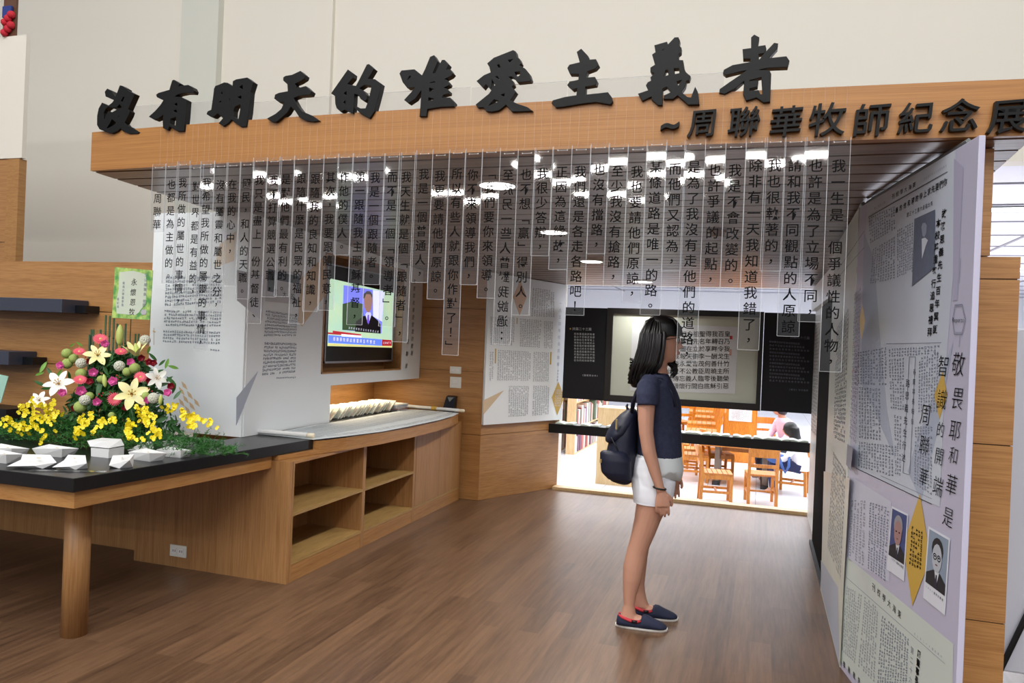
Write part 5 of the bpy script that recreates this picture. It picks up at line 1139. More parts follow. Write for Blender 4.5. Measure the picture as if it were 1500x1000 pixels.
# ------------------------------------------------------------------ people
def evalmesh(o, name, m, parent, voxel, sm=6):
    r = o.modifiers.new('r', 'REMESH'); r.mode = 'VOXEL'; r.voxel_size = voxel; r.use_smooth_shade = True
    s = o.modifiers.new('s', 'SMOOTH'); s.factor = .5; s.iterations = sm
    dg = bpy.context.evaluated_depsgraph_get(); dg.update(); me = bpy.data.meshes.new_from_object(o.evaluated_get(dg)); o.modifiers.clear(); old = o.data; o.data = me; bpy.data.meshes.remove(old)
    me.materials.clear(); me.materials.append(m); me.name = name; return o
def ell(c, rx, ry, n=16, z=None):
    return [(c[0]+rx*math.cos(2*math.pi*j/n), c[1]+ry*math.sin(2*math.pi*j/n), c[2]) for j in range(n)]
M_SKIN = mat('skin', (190, 142, 120), .5, .4); M_SKIN.node_tree.nodes['Principled BSDF'].inputs['Subsurface Weight'].default_value = .08
M_HAIR = mat('hair_black', (16, 14, 15), .38, .5); M_SHIRT = mat('shirt_navy_knit', (38, 42, 62), .85, .2, noise=(62, 66, 90), ns=60); M_SHORT = mat('shorts_white', (226, 228, 236), .8, .2)
M_UNDER = mat('undershirt_white', (222, 228, 232), .8, .2)
PXM = 278.7
def lz(v): return (912-v)/PXM
def lf_(u, v): return (u-(938+(912-v)*.036))/PXM
pe = empty('person', (-.545, 4.048, 0), 'woman with dark shoulder-length hair, glasses, navy top and white shorts, standing', 'person')
pe.rotation_euler = (0, 0, rad(7.6))
PL = Vector((0, 0, 0))
def pbuild(g, name, m, smooth=True, parent=None):
    me = bpy.data.meshes.new(name); me.from_pydata([tuple(v) for v in g.v], [], g.f); me.materials.append(m)
    if smooth: me.polygons.foreach_set('use_smooth', [True]*len(me.polygons))
    o = bpy.data.objects.new(name, me); COL.objects.link(o); o.parent = parent or pe; return o
def slab(rows, lat=0, n=20, p=2.0):
    """rows: v, u_back, u_front, half width -> loft rings; superellipse"""
    out = []
    for r in rows:
        v, a, b, hw = r[:4]; la = r[4] if len(r) > 4 else lat; x0, x1 = lf_(a, v), lf_(b, v); cx, rx = (x0+x1)/2, (x1-x0)/2; ring = []
        for j in range(n):
            t = 2*math.pi*j/n; c, s = math.cos(t), math.sin(t); ring.append((cx+rx*math.copysign(abs(c)**(2/p), c), la+hw*math.copysign(abs(s)**(2/p), s), lz(v)))
        out.append(ring)
    return out
g = G()
# trunk, neck
g.loft(slab([(725, 931, 980, .13), (700, 929, 984, .155), (680, 929, 986, .15), (655, 935, 988, .125), (632, 937, 987, .118), (605, 935, 988, .135), (585, 935, 987, .15), (566, 938, 982, .16), (556, 942, 977, .12), (549, 950, 976, .062), (540, 953, 974, .05), (528, 953, 975, .05), (515, 952, 974, .05)]))
# skull and face
g.loft(slab([(531, 960, 982, .030), (526, 956, 986, .044), (519, 950, 988.5, .056), (511, 945, 989, .064), (503, 941, 990, .068), (495, 940, 991.5, .070), (486, 941, 993, .071), (478, 944, 991.5, .067), (471, 950, 986, .055), (466, 957, 978, .032)], n=24))
nose = [(494, 986, 991.8, .006), (499, 986, 993.4, .008), (504, 986, 995.2, .011), (508, 986, 996.6, .014), (511, 986, 994, .013), (512.5, 986, 990, .008)]
g.loft(slab(nose, n=12))
g.loft(slab([(513.5, 984, 990, .012), (515.2, 984, 992.2, .020), (517, 984, 991.5, .022), (518.2, 984, 992, .020), (520.5, 984, 989.5, .014)], n=12))
g.loft(slab([(522, 980, 988.5, .016), (525, 979, 989, .018), (528, 978, 986, .014)], n=12))
for s in (-1, 1): g.ball((lf_(961, 501), s*.071, lz(501)), .024, 8, 6, sc=(.7, .35, 1.25))
# legs: near (y<0) and far
near = [(722, 931, 979, .082), (735, 931, 975, .080), (756, 928.5, 966, .070), (779, 924, 957, .058), (793, 920.5, 951, .052), (805, 917, 946.5, .050), (825, 913, 943, .050), (843, 912.5, 939, .046), (866, 913, 932, .034), (880, 914, 930, .029), (890, 911, 931, .030), (899, 908, 934, .032)]
g.loft(slab([(*r, -.082 if i < 3 else -.085) for i, r in enumerate(near)]))
far = [(722, 933, 980, .082), (735, 933, 977, .080), (756, 931, 969, .070), (779, 928, 961, .058), (793, 925, 955, .052), (805, 922, 950, .050), (825, 919, 947, .050), (843, 920, 945, .044), (862, 925, 943, .034), (874, 928, 944, .029), (884, 928, 946, .030), (896, 928, 950, .032)]
g.loft(slab([(*r, .082 if i < 3 else .085) for i, r in enumerate(far)]))
def limb(pts, n=12):
    g.tube([(lf_(u, v), y, lz(v)) for u, v, y, r in pts], [r for *_, r in pts], n)
limb([(955, 566, -.11, .05), (948, 570, -.145, .050), (945, 590, -.170, .044), (944.5, 612, -.182, .040), (945, 630, -.19, .036), (949, 655, -.195, .035), (957, 682, -.195, .029), (963.5, 703, -.195, .0225), (965, 708, -.195, .024)])
limb([(957, 566, .11, .05), (952, 570, .145, .050), (952, 590, .170, .044), (953, 612, .182, .040), (957, 630, .19, .036), (964, 655, .19, .034), (974, 680, .185, .028), (981, 697, .18, .0225), (982, 700, .18, .024)])
# hands: palm, four unequal curled fingers, thumb
def hand(u, v, y, s=1, dirx=.10):
    W = Vector((lf_(u, v), y, lz(v))); dn = Vector((dirx, 0, -1)).normalized(); fw = Vector((1, 0, dirx)).normalized(); sd = Vector((0, 1 if y < 0 else -1, 0))   # towards body
    g.loft([[W+dn*d+fw*(math.cos(t)*a+off)+sd*(math.sin(t)*b) for t in [2*math.pi*j/12 for j in range(12)]] for d, a, b, off in ((-.01, .022, .016, 0), (.02, .029, .017, 0), (.05, .036, .016, .002), (.075, .037, .014, .002))])
    for k, (off, L) in enumerate(((.027, .060), (.009, .067), (-.009, .063), (-.0265, .050))):
        r = W+dn*.062+fw*off; pts = [r, r+dn*(L*.45)+sd*.004+fw*off*.08, r+dn*(L*.80)+sd*.012+fw*off*.08, r+dn*(L*1.05)+sd*.024+fw*off*.05]
        g.tube(pts, [.0088, .0080, .0074, .0056], 8)
    r = W+dn*.018+fw*.026; g.tube([r, r+dn*.022+fw*.018+sd*.012, r+dn*.045+fw*.022+sd*.020, r+dn*.062+fw*.018+sd*.024], [.012, .0105, .009, .007], 8)
hand(966, 709, -.195); hand(983, 700, .18)
for off in (-.085, .085):
    du = 0 if off < 0 else 16; dv = 0
    g.loft([[(lf_(u+du, 900+dv), off+w_*math.cos(t), lz(900+dv)+h*math.sin(t)) for t in [2*math.pi*j/10 for j in range(10)]] for u, w_, h in ((912, .02, .02), (920, .026, .03), (932, .030, .026), (946, .030, .016), (958, .026, .010))])
body = pbuild(g, 'body', M_SKIN); evalmesh(body, 'body', M_SKIN, pe, .0046, 3)
# clothes
g = G()
g.loft(slab([(667, 929.5, 996, .150), (655, 930, 995.5, .148), (640, 930.5, 995, .143), (620, 931, 994.5, .142), (604, 930.5, 995, .150), (594, 931, 994.5, .155), (584, 931, 992.5, .160), (574, 931.5, 989, .165), (564, 933.5, 984, .165), (556.5, 938, 980, .140), (551, 942, 977, .10), (547, 946, 975, .066)], n=28))
for s in (-1, 1):
    du = 0 if s < 0 else 7
    g.tube([(lf_(952+du, 560), s*.11, lz(560)), (lf_(947+du, 568), s*.15, lz(568)), (lf_(946.5+du, 580), s*.176, lz(580)), (lf_(946.5+du, 591.5), s*.183, lz(591.5))], [.055, .058, .056, .052], 18)
sh_ = pbuild(g, 'shirt', M_SHIRT); evalmesh(sh_, 'shirt', M_SHIRT, pe, .006, 3)
g = G()
rows = slab([(690, 925, 997, .158), (684, 926, 998, .157), (676, 927.5, 997, .154), (668, 929, 996, .150), (660, 931, 994.5, .146)], n=36)
for j in range(36):
    x, y, z = rows[0][j]; rows[0][j] = (x, y, z+.014*math.sin(j*1.3)+.01*math.sin(j*.7)-(.012 if x > .15 else 0))
g.loft(rows); pbuild(g, 'undershirt', M_UNDER)
g = G()
g.loft(slab([(716, 925, 985.5, .166), (704, 922.5, 987, .170), (692, 921.5, 988.5, .168), (680, 922, 989.5, .160), (668, 926, 990, .148)], n=28))
for s, du in ((-1, 0), (1, 2)):
    g.loft(slab([(731, 927.5+du, 981.5+du*.5, .088, s*.083), (722, 926+du, 983.5, .090, s*.083), (710, 924.5, 985.5, .090, s*.080), (698, 923, 987, .08, s*.075)], n=20))
so = pbuild(g, 'shorts', M_SHORT); evalmesh(so, 'shorts', M_SHORT, pe, .006, 2)
g = G()
for s in (-1,): 
    g.loft(slab([(732, 927, 982, .0905, -.083), (729, 927, 982.3, .0915, -.083)], n=24), cap=False)
pbuild(g, 'cuff', M_SHORT)
# bracelet
g = G(); W = Vector((lf_(963.5, 704.5), -.195, lz(704.5)))
g.tube([W+Vector((.031*math.cos(t), .027*math.sin(t), -.004*math.cos(t))) for t in [6.2832*j/20 for j in range(21)]], .0042, 8); pbuild(g, 'bracelet', M_BLACK)
# glasses
g = G()
for s in (-1, 1):
    c = Vector((lf_(992.5, 498), s*.034, lz(498)))
    pts = [c+Vector((-.002*abs(math.cos(t)), .027*math.cos(t)*s, .0185*math.sin(t))) for t in [6.2832*j/18 for j in range(19)]]; pts = [p+Vector((-(abs(p.y)*.22), 0, 0)) for p in pts]; g.tube(pts, .0022, 6)
    g.tube([(lf_(991, 495), s*.064, lz(495)), (lf_(984, 496), s*.074, lz(496)), (lf_(966, 499), s*.076, lz(499))], .0022, 6)
g.tube([(lf_(993, 497), -.008, lz(497)), (lf_(994, 496), 0, lz(496)), (lf_(993, 497), .008, lz(497))], .002, 6)
pbuild(g, 'glasses', M_BLACK)
for s in (-1, 1):
    e = pbuild(G().ball((lf_(987.6, 498.5), s*.032, lz(498.5)), .0115, 10, 8), 'eye', mat('eye_white', (226, 222, 218), .2)); pbuild(G().ball((lf_(988.4, 498.5)+.0065, s*.034, lz(498.5)), .0055, 8, 6), 'iris', mat('iris_dark', (34, 24, 20), .2), parent=e)
    pbuild(G().tube([(lf_(992.4, 492.5), s*.016, lz(492.5)), (lf_(991.5, 491.5), s*.034, lz(491.5)), (lf_(987.5, 492.5), s*.052, lz(492.5))], [.0022, .003, .0018], 6), 'eyebrow', M_HAIR)
pbuild(G().loft(slab([(515.4, 985, 992.6, .018), (517, 985, 992.0, .021), (518.6, 985, 992.2, .016)], n=12)), 'lips', mat('lips', (176, 100, 96), .45))
# hair: cap volume plus locks
g = G()
hr = [(462.5, 957, 972, .022), (465, 951, 981, .05), (470, 946.5, 988, .068), (476, 944, 992.5, .078), (483, 941.5, 994.6, .082), (490, 939.5, 995, .083), (493.5, 939, 994.6, .082)]
g.loft(slab(hr, n=28))
g.loft(slab([(491, 939.5, 984, .085), (498, 938, 979.5, .087), (508, 936.5, 977, .088), (518, 934, 974.5, .088), (528, 930, 972, .087), (538, 924, 970, .088), (548, 920, 962, .088), (558, 919, 950, .085), (566, 921, 940, .07), (570, 924, 934, .05)], n=28))
cap_ = pbuild(g, 'hair', M_HAIR); evalmesh(cap_, 'hair', M_HAIR, pe, .006, 4)
rh = random.Random(5); g = G()
TOP = (964, 465)
for i in range(230):
    y = rh.uniform(-1, 1); side = math.copysign(1, y); a = rh.random()
    # lock runs from the parting down the side or back of the head
    ub = 936+a*36; us = [(TOP[0]-4+a*8, 463.5, y*.02)]
    us.append((TOP[0]+(ub-TOP[0])*.75, 473+4*rh.random(), y*.072 if abs(y) > .5 else y*.07))
    hw = side*(.086+.004*rh.random()) if abs(y) > .45 else y*.16
    if abs(y) <= .45: ub = 938.5
    us += [(ub-.5, 492, hw), (ub-2-(1-a)*2, 512, hw*1.02), (ub-5-(1-a)*5, 532, hw*1.02)]
    end = 545+rh.random()*22-a*20; e_u = (923 if abs(y) <= .45 else 920+a*40)
    us += [(e_u-1+rh.uniform(-2, 2), end, hw*.96), (e_u+5+rh.uniform(-2, 5), end+7*rh.random(), hw*.8)]
    g.tube([(lf_(u, v), yy, lz(v)) for u, v, yy in us], [.003, .006, .0065, .006, .0055, .004, .0012], 5)
for i in range(46):   # fringe
    y = (i/45-.5)*.15; g.tube([(lf_(966, 463.5), y*.3, lz(463.5)), (lf_(983, 469), y*.8, lz(469)), (lf_(993.5-abs(y)*60, 480), y*1.03, lz(480)), (lf_(995.5-abs(y)*75, 489+rh.random()*3), y*1.08, lz(491))], [.003, .006, .0055, .0022], 5)
for i in range(34):   # curling ends in front of the far shoulder
    y = .05+.035*rh.random(); v0 = 520+rh.random()*12; k = rh.random()
    g.tube([(lf_(968, 505), .085, lz(505)), (lf_(972+k*3, v0), y+.02, lz(v0)), (lf_(980+k*8, v0+8), y+.02, lz(v0+8)), (lf_(984+k*5, v0+16), y+.01, lz(v0+16)), (lf_(978+k*5, v0+23), y, lz(v0+23))], [.004, .005, .0045, .0035, .001], 5)
pbuild(g, 'hair_locks', M_HAIR)['kind'] = 'stuff'
# shoes
for nm, y, du, dv in (('shoe', -.085, 0, 0), ('shoe', .085, 16, -8)):
    U = lambda u: u+du; g = G()
    def sole(z0, z1, ex):
        n = 24; ring = []
        for j in range(n):
            t = 2*math.pi*j/n; c, s = math.cos(t), math.sin(t); cx = (lf_(903, 913)+lf_(975, 913))/2+du/PXM; rx = .131+ex; wv = .034+.010*c+ex
            ring.append((cx+rx*math.copysign(abs(c)**.8, c), y+wv*s*(1.0), 0))
        return [[(p[0], p[1], z) for p in ring] for z in (z0, z1)]
    o = pbuild(G().loft(sole(.0-dv*0, .018, .002)), nm, mat('sole_white', (236, 234, 230), .5))
    cx = (lf_(903, 913)+lf_(975, 913))/2+du/PXM
    prof = [(-.128, .010, .030), (-.124, .022, .055), (-.112, .030, .066), (-.09, .034, .062), (-.06, .036, .056), (-.03, .038, .054), (-.005, .040, .060), (.012, .041, .072), (.03, .042, .070), (.06, .043, .056), (.09, .041, .044), (.11, .034, .036), (.124, .020, .028), (.129, .008, .022)]
    rings = [[(cx+x, y+w_*math.copysign(abs(math.cos(t))**.8, math.cos(t)), .015+(h-.015)*max(0, math.sin(t))**.75 if math.sin(t) > 0 else .015) for t in [2*math.pi*k/20 for k in range(20)]] for x, w_, h in prof]
    pbuild(G().loft(rings), 'upper', mat('shoe_navy', (24, 30, 56), .8), parent=o)
    g = G()
    for s in (-1, 1): g.tube([(cx-.116, y+s*.012, .063), (cx-.10, y+s*.026, .057), (cx-.06, y+s*.0345, .047), (cx-.025, y+s*.0375, .044), (cx-.004, y+s*.037, .050)], [.005, .007, .0085, .0085, .005], 8)
    pbuild(g, 'red_trim', mat('trim_red', (190, 50, 62), .7), parent=o)
    g = G().box((cx-.05, y-.0465, .040), (cx-.022, y-.040, .052)); pbuild(g, 'tab', M_BLACK, parent=o)

# backpack (worn, its own thing)
bp_ = empty('backpack', (-.545, 4.048, 0), 'navy nylon backpack with a side pocket worn on the woman\'s back', 'backpack'); bp_.rotation_euler = pe.rotation_euler
M_BAG = mat('nylon_navy', (20, 25, 46), .55, .4, bump=.3, ns=14)
g = G()
g.loft(slab([(709, 906, 922, .10), (705, 892, 926, .13), (695, 888.5, 929, .145), (680, 886, 931, .15), (660, 888, 932, .15), (640, 893, 932, .145), (622, 900, 932, .13), (610, 908, 931, .105), (602, 917, 930, .07)], n=28, p=2.6))
o = pbuild(g, 'main_bag', M_BAG, parent=bp_); evalmesh(o, 'main_bag', M_BAG, bp_, .008, 4)
g = G(); g.loft(slab([(650, 886, 900, .12), (645, 885, 912, .145), (636, 888, 922, .155), (622, 896, 930, .14), (611, 906, 932, .11), (603, 916, 931, .07)], n=24, p=2.4)); o = pbuild(g, 'top_flap', M_BAG, parent=bp_); evalmesh(o, 'top_flap', M_BAG, bp_, .008, 2)
g = G(); g.loft(slab([(700, 892, 925, .03, -.145), (690, 882, 925, .045, -.148), (672, 880, 924, .048, -.148), (662, 880, 918, .042, -.146), (659, 884, 912, .03, -.144)], n=20)); o = pbuild(g, 'side_pocket', M_BAG, parent=bp_); evalmesh(o, 'side_pocket', M_BAG, bp_, .007, 2)
for s in (-1, 1):
    g = G(); pts = [(924, 606, s*.07), (926, 590, s*.10), (934, 571, s*.12), (948, 556, s*.125), (966, 556, s*.12), (979, 568, s*.12), (984, 590, s*.125), (976, 620, s*.15), (950, 655, s*.165), (930, 672, s*.14)]
    if s < 0: pts = [(924, 606, -.07), (926, 590, -.125), (931, 575, -.158), (938, 561, -.135), (950, 553.5, -.115), (966, 556, -.115), (980, 572, -.11), (986, 592, -.12)]
    g.tube([(lf_(u, v), y, lz(v)) for u, v, y in pts], .010, 8); pbuild(g, 'shoulder_strap', M_BAG, parent=bp_)
g = G(); g.tube([(lf_(918, 604), -.03, lz(604)), (lf_(916, 598), -.02, lz(598)), (lf_(917, 596), .0, lz(596)), (lf_(916, 598), .02, lz(598)), (lf_(918, 604), .03, lz(604))], .006, 8); pbuild(g, 'grab_handle', M_BAG, parent=bp_)
g = G().box((lf_(902, 622), -.165, lz(628)), (lf_(904.5, 622), -.150, lz(614))); pbuild(g, 'metal_clasp', mat('brass', (196, 176, 120), .3, metal=.8), False, parent=bp_)
g = G().box((lf_(880, 675), -.175, lz(676)), (lf_(883, 675), -.165, lz(671))); pbuild(g, 'metal_tag', MATS['brass'], False, parent=bp_)
g = G(); g.tube([(lf_(u, v), -.152, lz(v)) for u, v in ((896, 640), (904, 655), (912, 690), (912, 702))], .004, 6); pbuild(g, 'piping', M_BLACK, parent=bp_)

# ------------------------------------------------------------------ the bright room beyond: furniture and readers
def chair(loc, rz, label, s=.80, arms=False):
    t = empty('wooden_chair', loc, label, 'chair', 'honey wood library chairs'); t.rotation_euler = (0, 0, rz)
    def part(g, nm, m=W_CH):
        me = bpy.data.meshes.new(nm); me.from_pydata([tuple(v*s) for v in g.v], [], g.f); me.materials.append(m); o = bpy.data.objects.new(nm, me); COL.objects.link(o); o.parent = t; return o
    # chair faces +x
    for y in (-.19, .19):
        g = G(); g.loft([[(-.20-.02-.022, y-.022, 0), (-.20-.02+.022, y-.022, 0), (-.22+.022, y+.022, 0), (-.22-.022, y+.022, 0)], [(-.20-.024, y-.022, .44), (-.20+.024, y-.022, .44), (-.20+.024, y+.022, .44), (-.20-.024, y+.022, .44)], [(-.26-.018, y-.022, .82), (-.26+.018, y-.022, .82), (-.26+.018, y+.022, .82), (-.26-.018, y+.022, .82)]]); bevel(part(g, 'rear_leg'), .003)
        bevel(part(G().box((.18, y-.02, 0), (.222, y+.02, .42)), 'front_leg'), .003)
        part(G().box((-.2, y-.012, .16), (.2, y+.012, .195)), 'stretcher'); part(G().box((-.2, y-.014, .36), (.2, y+.014, .42)), 'side_rail')
    part(G().box((.185, -.19, .36), (.21, .19, .42)), 'front_rail'); part(G().box((-.01, -.19, .165), (.015, .19, .19)), 'cross_stretcher')
    for k in range(6): part(G().box((-.19+k*.069, -.21, .425), (-.19+k*.069+.06, .21, .447)), 'seat_slat')
    g = G(); g.loft([[(-.255+dx-.03*math.sin((y+.2)/.4*3.14), y, z) for dx, z in ((-.012, .70), (.012, .70), (.006, .83), (-.018, .83))] for y in np.linspace(-.19, .19, 7)]); part(g, 'top_rail')
    g = G(); g.loft([[(-.235+dx-.02*math.sin((y+.2)/.4*3.14), y, z) for dx, z in ((-.01, .55), (.01, .55), (.006, .60), (-.014, .60))] for y in np.linspace(-.19, .19, 7)]); part(g, 'mid_rail')
    return t
def onfl(u, v): p = PZ(LF).at(u, v); return (p.x, p.y, LF)
chair(onfl(1047, 735), rad(8), 'wooden chair seen from the side, nearest the window left of the middle')
chair(onfl(1113, 737), rad(97), 'wooden chair with its back to the window, nearest the glass')
chair(onfl(1160, 722), rad(170), 'wooden chair on which the reader in white sits')
for i, (u, v, r) in enumerate(((1017, 703, 5), (1003, 692, 4), (990, 683, 6))):
    chair(onfl(u, v), rad(r), 'wooden chair in the left row, %s behind the nearest side-on chair' % ['first', 'second', 'third'][i])
chair(onfl(1050, 700), rad(20), 'wooden chair pushed under the left end of the table')
chair(onfl(1122, 672), rad(-80), 'wooden chair of the reader in pink, beyond the table')
chair(onfl(992, 652), rad(120), 'small far wooden chair above the shelf line, just right of the woman', 1.0)
# reading table
tt = empty('reading_table', (-.2, 10.7, LF), 'honey wood reading table behind the nearest chairs', 'table')
a = onfl(1075, 700); b = onfl(1150, 690); bz = LF+.54
bevel(bx('table_top', (-.75, 10.3, bz-.035), (.28, 11.2, bz), W_CH, tt), .006)
for x in (-.5, .1): bx('panel_leg', (x-.03, 10.4, LF+.05), (x+.03, 11.1, bz-.036), mat('leg_grey_brown', (120, 104, 92), .5), tt); bx('foot', (x-.05, 10.35, LF), (x+.05, 11.15, LF+.05), M_BLACK, tt)
bx('modesty_panel', (-.46, 10.75, bz-.14), (.06, 10.77, bz-.036), W_CH, tt)
# readers
def reader(name, loc, rz, label, top, hairlen, pants, s=.86):
    t = empty('person', loc, label, 'person'); t.rotation_euler = (0, 0, rz)
    def part(g, nm, m, vox=None, par=None):
        me = bpy.data.meshes.new(nm); me.from_pydata([tuple(v*s) for v in g.v], [], g.f); me.materials.append(m); me.polygons.foreach_set('use_smooth', [True]*len(me.polygons)); o = bpy.data.objects.new(nm, me); COL.objects.link(o); o.parent = t
        if vox: evalmesh(o, nm, m, t, vox, 2)
        return o
    E = lambda x, y, z, rx, ry: [(x+rx*math.cos(6.2832*j/14), y+ry*math.sin(6.2832*j/14), z) for j in range(14)]
    g = G(); g.loft([E(-.02, 0, .44, .14, .17), E(-.01, 0, .56, .12, .15), E(.03, 0, .72, .12, .16), E(.08, 0, .86, .10, .19), E(.12, 0, .92, .06, .08), E(.15, 0, .98, .05, .05)])
    g.ball((.20, 0, 1.07), .10, 12, 10, sc=(.95, .76, 1.12)); g.ball((.30, 0, 1.05), .014, 6, 5)
    for y in (-1, 1):
        g.tube([(.08, y*.17, .86), (.14, y*.21, .70), (.22, y*.20, .60), (.36, y*.12, .585), (.43, y*.08, .59)], [.05, .042, .036, .028, .024], 10)
        for k in range(4): g.tube([(.43, y*.08+(k-1.5)*.018, .59), (.475, y*.075+(k-1.5)*.019, .585), (.50, y*.07+(k-1.5)*.019, .57)], [.011, .009, .007], 6)
        g.tube([(.42, y*.06, .595), (.45, y*.03, .60), (.47, y*.02, .59)], [.011, .010, .008], 6)
        g.tube([(0, y*.09, .48), (.22, y*.10, .50), (.42, y*.10, .47), (.42, y*.10, .28), (.40, y*.10, .09)], [.09, .08, .06, .05, .036], 12); g.tube([(.38, y*.10, .04), (.46, y*.10, .035), (.54, y*.10, .025)], [.04, .04, .028], 8)
    part(g, 'body', M_SKIN, .012)
    g = G(); g.loft([E(-.02, 0, .43, .16, .19), E(-.01, 0, .56, .14, .17), E(.03, 0, .72, .14, .18), E(.08, 0, .86, .115, .20), E(.12, 0, .925, .07, .09)])
    for y in (-1, 1): g.tube([(.08, y*.16, .86), (.14, y*.21, .70), (.22, y*.20, .60), (.34, y*.13, .587)], [.062, .055, .047, .040], 10)
    part(g, 'top', top, .012)
    g = G()
    for y in (-1, 1): g.tube([(-.04, y*.09, .47), (.22, y*.10, .50), (.43, y*.10, .475), (.43, y*.10, .28), (.41, y*.10, .10)], [.10, .09, .07, .062, .05], 12)
    part(g, 'trousers', pants, .012)
    g = G(); g.ball((.18, 0, 1.09), .118, 14, 10, sc=(1.0, .84, 1.08))
    if hairlen: g.loft([E(.15, 0, 1.12, .11, .10), E(.12, 0, 1.0, .10, .11), E(.07, 0, .88, .09, .12), E(.02, 0, .76, .07, .12), E(0, 0, .70, .03, .09)])
    else: g.loft([E(.15, 0, 1.10, .115, .10), E(.14, 0, 1.02, .09, .095), E(.13, 0, .97, .06, .07)])
    part(g, 'hair', M_HAIR, .012)
    g = G()
    for y in (-1, 1): g.ball((.287, y*.035, 1.075), .01, 6, 5)
    part(g, 'eyes', M_BLACK)
    return t
p = PY(10.9).at(1160, 640)
reader('r1', (p.x-.02, 11.45, LF-.0), rad(212), 'reader in a pink top with short black hair bent over the table', mat('top_pink', (232, 188, 208), .8), False, mat('trousers_dark', (40, 44, 60), .8), .92)
p = PZ(LF).at(1168, 726)
rr = reader('r2', (p.x+.02, p.y, LF), rad(168), 'seated reader with long black hair, white shirt and dark jeans at the right', mat('shirt_white', (236, 234, 238), .8), True, mat('jeans_dark', (34, 40, 78), .8), .75)
t = empty('blue_bag', (p.x-.25, p.y-.05, LF+.42), 'blue bag with a strap on the lap of the reader in white', 'bag')
g = G().ball((p.x-.25, p.y-.02, LF+.44), .12, 12, 8, sc=(1.1, .8, .55)); g.build('bag_body', mat('bag_blue', (58, 92, 158), .7), t, True)
G().tube([(p.x-.24, p.y-.16, LF+.50), (p.x-.20, p.y-.2, LF+.38), (p.x-.16, p.y-.2, LF+.30), (p.x-.12, p.y-.18, LF+.38), (p.x-.12, p.y-.14, LF+.5)], .016, 8).build('strap', MATS['bag_blue'], t, True)
# bookcases
def bookcase(x0, x1, y0, y1, z1, label, nsh, face='y', seed=1, white=False):
    t = empty('bookcase', ((x0+x1)/2, (y0+y1)/2, LF), label, 'bookcase'); M = W_BEIGE if not white else W_CH; r = random.Random(seed)
    if face == 'x':      # books seen on the +x face, case runs along y; end panels at y0, y1
        bx('end_panel', (x0, y0, LF), (x1, y0+.03, z1), M, t); bx('end_panel', (x0, y1-.03, LF), (x1, y1, z1), M, t)
        bx('back', (x0, y0+.03, LF), (x0+.02, y1-.03, z1), M, t)
        hs = (z1-LF)/nsh
        for k in range(nsh+1):
            bx('shelf', (x0+.02, y0+.03, LF+k*hs-.0), (x1, y1-.03, LF+k*hs+.02), M, t)
        pal = [(150, 70, 70), (196, 170, 160), (120, 90, 110), (226, 222, 214), (90, 110, 90), (200, 190, 196), (176, 120, 110), (230, 210, 200)]
        for k in range(nsh):
            y = y0+.06
            while y < y1-.1:
                w_ = r.uniform(.05, .11); h = r.uniform(.6, .88)*hs
                if r.random() < .9:
                    c = pal[r.randrange(8)]; b = empty('book', ((x1-.1), y, LF+k*hs+.02), None, 'book', 'books in the %s' % label.split(',')[0])
                    b['label'] = 'book standing in the %s' % label.split(',')[0]
                    bx('cover', (x1-.12, y, LF+k*hs+.021), (x1-.005, y+w_-.004, LF+k*hs+.02+h), mat('spine_%d_%d_%d' % c, c, .6), b)
                y += w_
    return t
bookcase(-2.9, -2.76, 11.9, 14.6, 1.3, 'far left bookcase seen through the window, behind the wooden post', 4, 'x', 3)
bookcase(-3.2, -3.06, 11.3, 12.9, 1.3, 'leftmost bookcase seen through the window beside the angled board', 4, 'x', 5)
q = onfl(886, 709); t = empty('wooden_box_post', (q[0], q[1], LF), 'pale wooden post beyond the window, behind the backpack', 'post')
for nm, a, b in (('front_panel', (-.10, -.02, 0), (.40, 0, .95)), ('side_panel', (-.12, -.02, 0), (-.101, .4, .95)), ('top_panel', (-.12, -.02, .951), (.40, .4, .97))):
    bx(nm, (q[0]+a[0], q[1]+a[1], LF+a[2]), (q[0]+b[0], q[1]+b[1], LF+b[2]), W_BEIGE, t)
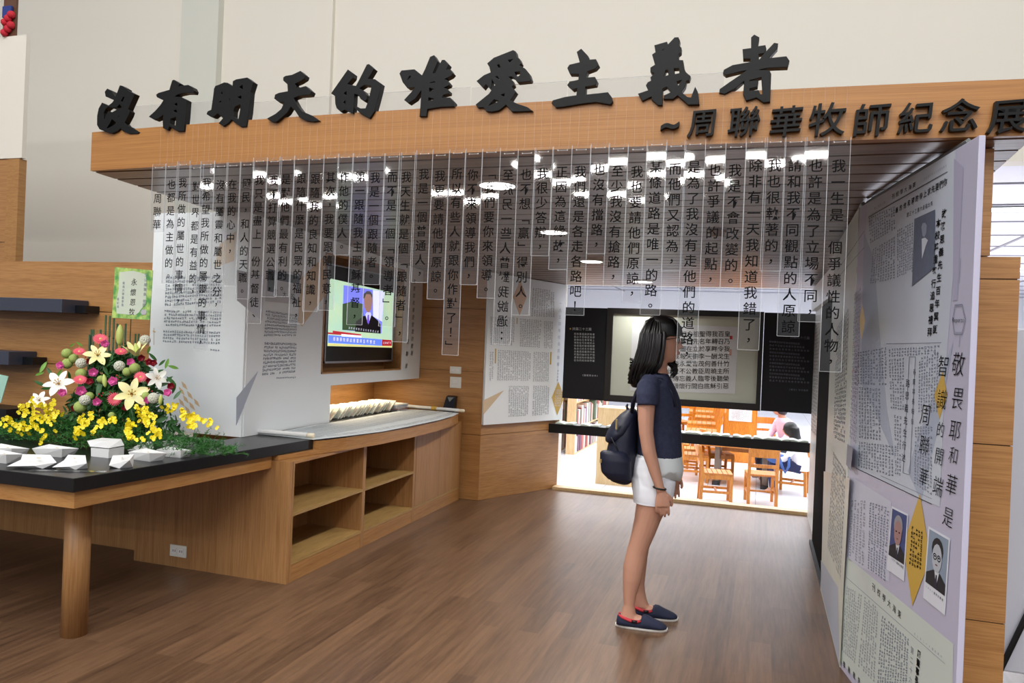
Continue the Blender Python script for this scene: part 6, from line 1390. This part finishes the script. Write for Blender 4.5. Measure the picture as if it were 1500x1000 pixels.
# orange end panel with a notice
pl = PY(12.6); a, b = pl.at(1060, 640), pl.at(1106, 640); t = empty('notice_end_panel', ((a.x+b.x)/2, 12.6, LF), 'orange wooden shelf end with a white notice beyond the window', 'bookcase')
zt = pl.at(1083, 560).z
bx('end_panel', (a.x, 12.6, LF), (b.x, 12.66, zt), W_CH, t); bx('shelf_side', (a.x-.02, 12.66, LF), (a.x, 15.5, zt), W_CH, t); bx('shelf_side', (b.x, 12.66, LF), (b.x+.02, 15.5, zt), W_CH, t); bx('top', (a.x, 12.66, zt-.02), (b.x, 15.5, zt), W_CH, t)
n0, n1 = pl.at(1068, 597), pl.at(1101, 618); nt_ = bx('notice', (n0.x, 12.59, n1.z), (n1.x, 12.60, n0.z), M_PAPER, t)
textblock('notice_text', PY(12.588), ((1071, 600), (1098, 600), (1098, 615), (1071, 615)), 14, 7, M_INKL, nt_, horiz=True)
# row of chairs receding left of it
for i in range(6):
    chair((PY(12.2+i*1.2).at(1056-i*2.6, 640).x-.28, 12.2+i*1.2, LF), rad(180+4), 'wooden chair in the receding row beside the orange shelf end, %s' % ['nearest', 'second', 'third', 'fourth', 'fifth', 'farthest'][i], 1.15)
# plant at far right behind the column
t = empty('potted_plant', (2.1, 6.4, 0), 'dark leafy plant in a pot behind the white stand at the right edge', 'plant')
G().loft([[(2.1+r*math.cos(a*.3927), 6.4+r*math.sin(a*.3927), z) for a in range(16)] for r, z in ((.16, 0), (.2, .3), (.21, .34), (.19, .34), (.18, .3))]).build('pot', mat('pot_dark', (60, 50, 46), .5), t, True)
G().tube([(2.1, 6.4, .3), (2.12, 6.4, 1.5)], .02, 8).build('stem', W_Z, t, True)
g = G(); rf = random.Random(8)
for i in range(260):
    a = rf.random()*6.283; h = rf.random(); r = .42*math.sqrt(rf.random())*(1-abs(h-.4)); c = Vector((2.15+r*math.cos(a), 6.4+r*math.sin(a), .95+h*.9)); s = rf.uniform(.06, .11); m = Vector((rf.uniform(-1, 1), rf.uniform(-1, 1), rf.uniform(0, 1))).normalized().to_track_quat('Z', 'Y').to_matrix() @ Matrix.Rotation(rf.random()*6.28, 3, 'Z')
    g.add([c+m @ (v*s) for v in lv], lf)
o = g.build('foliage', mat('plant_dark', (22, 46, 30), .5), t); o['kind'] = 'stuff'

# glyph helper object is not part of the scene
bpy.data.objects.remove(_fo); bpy.data.curves.remove(_fc)
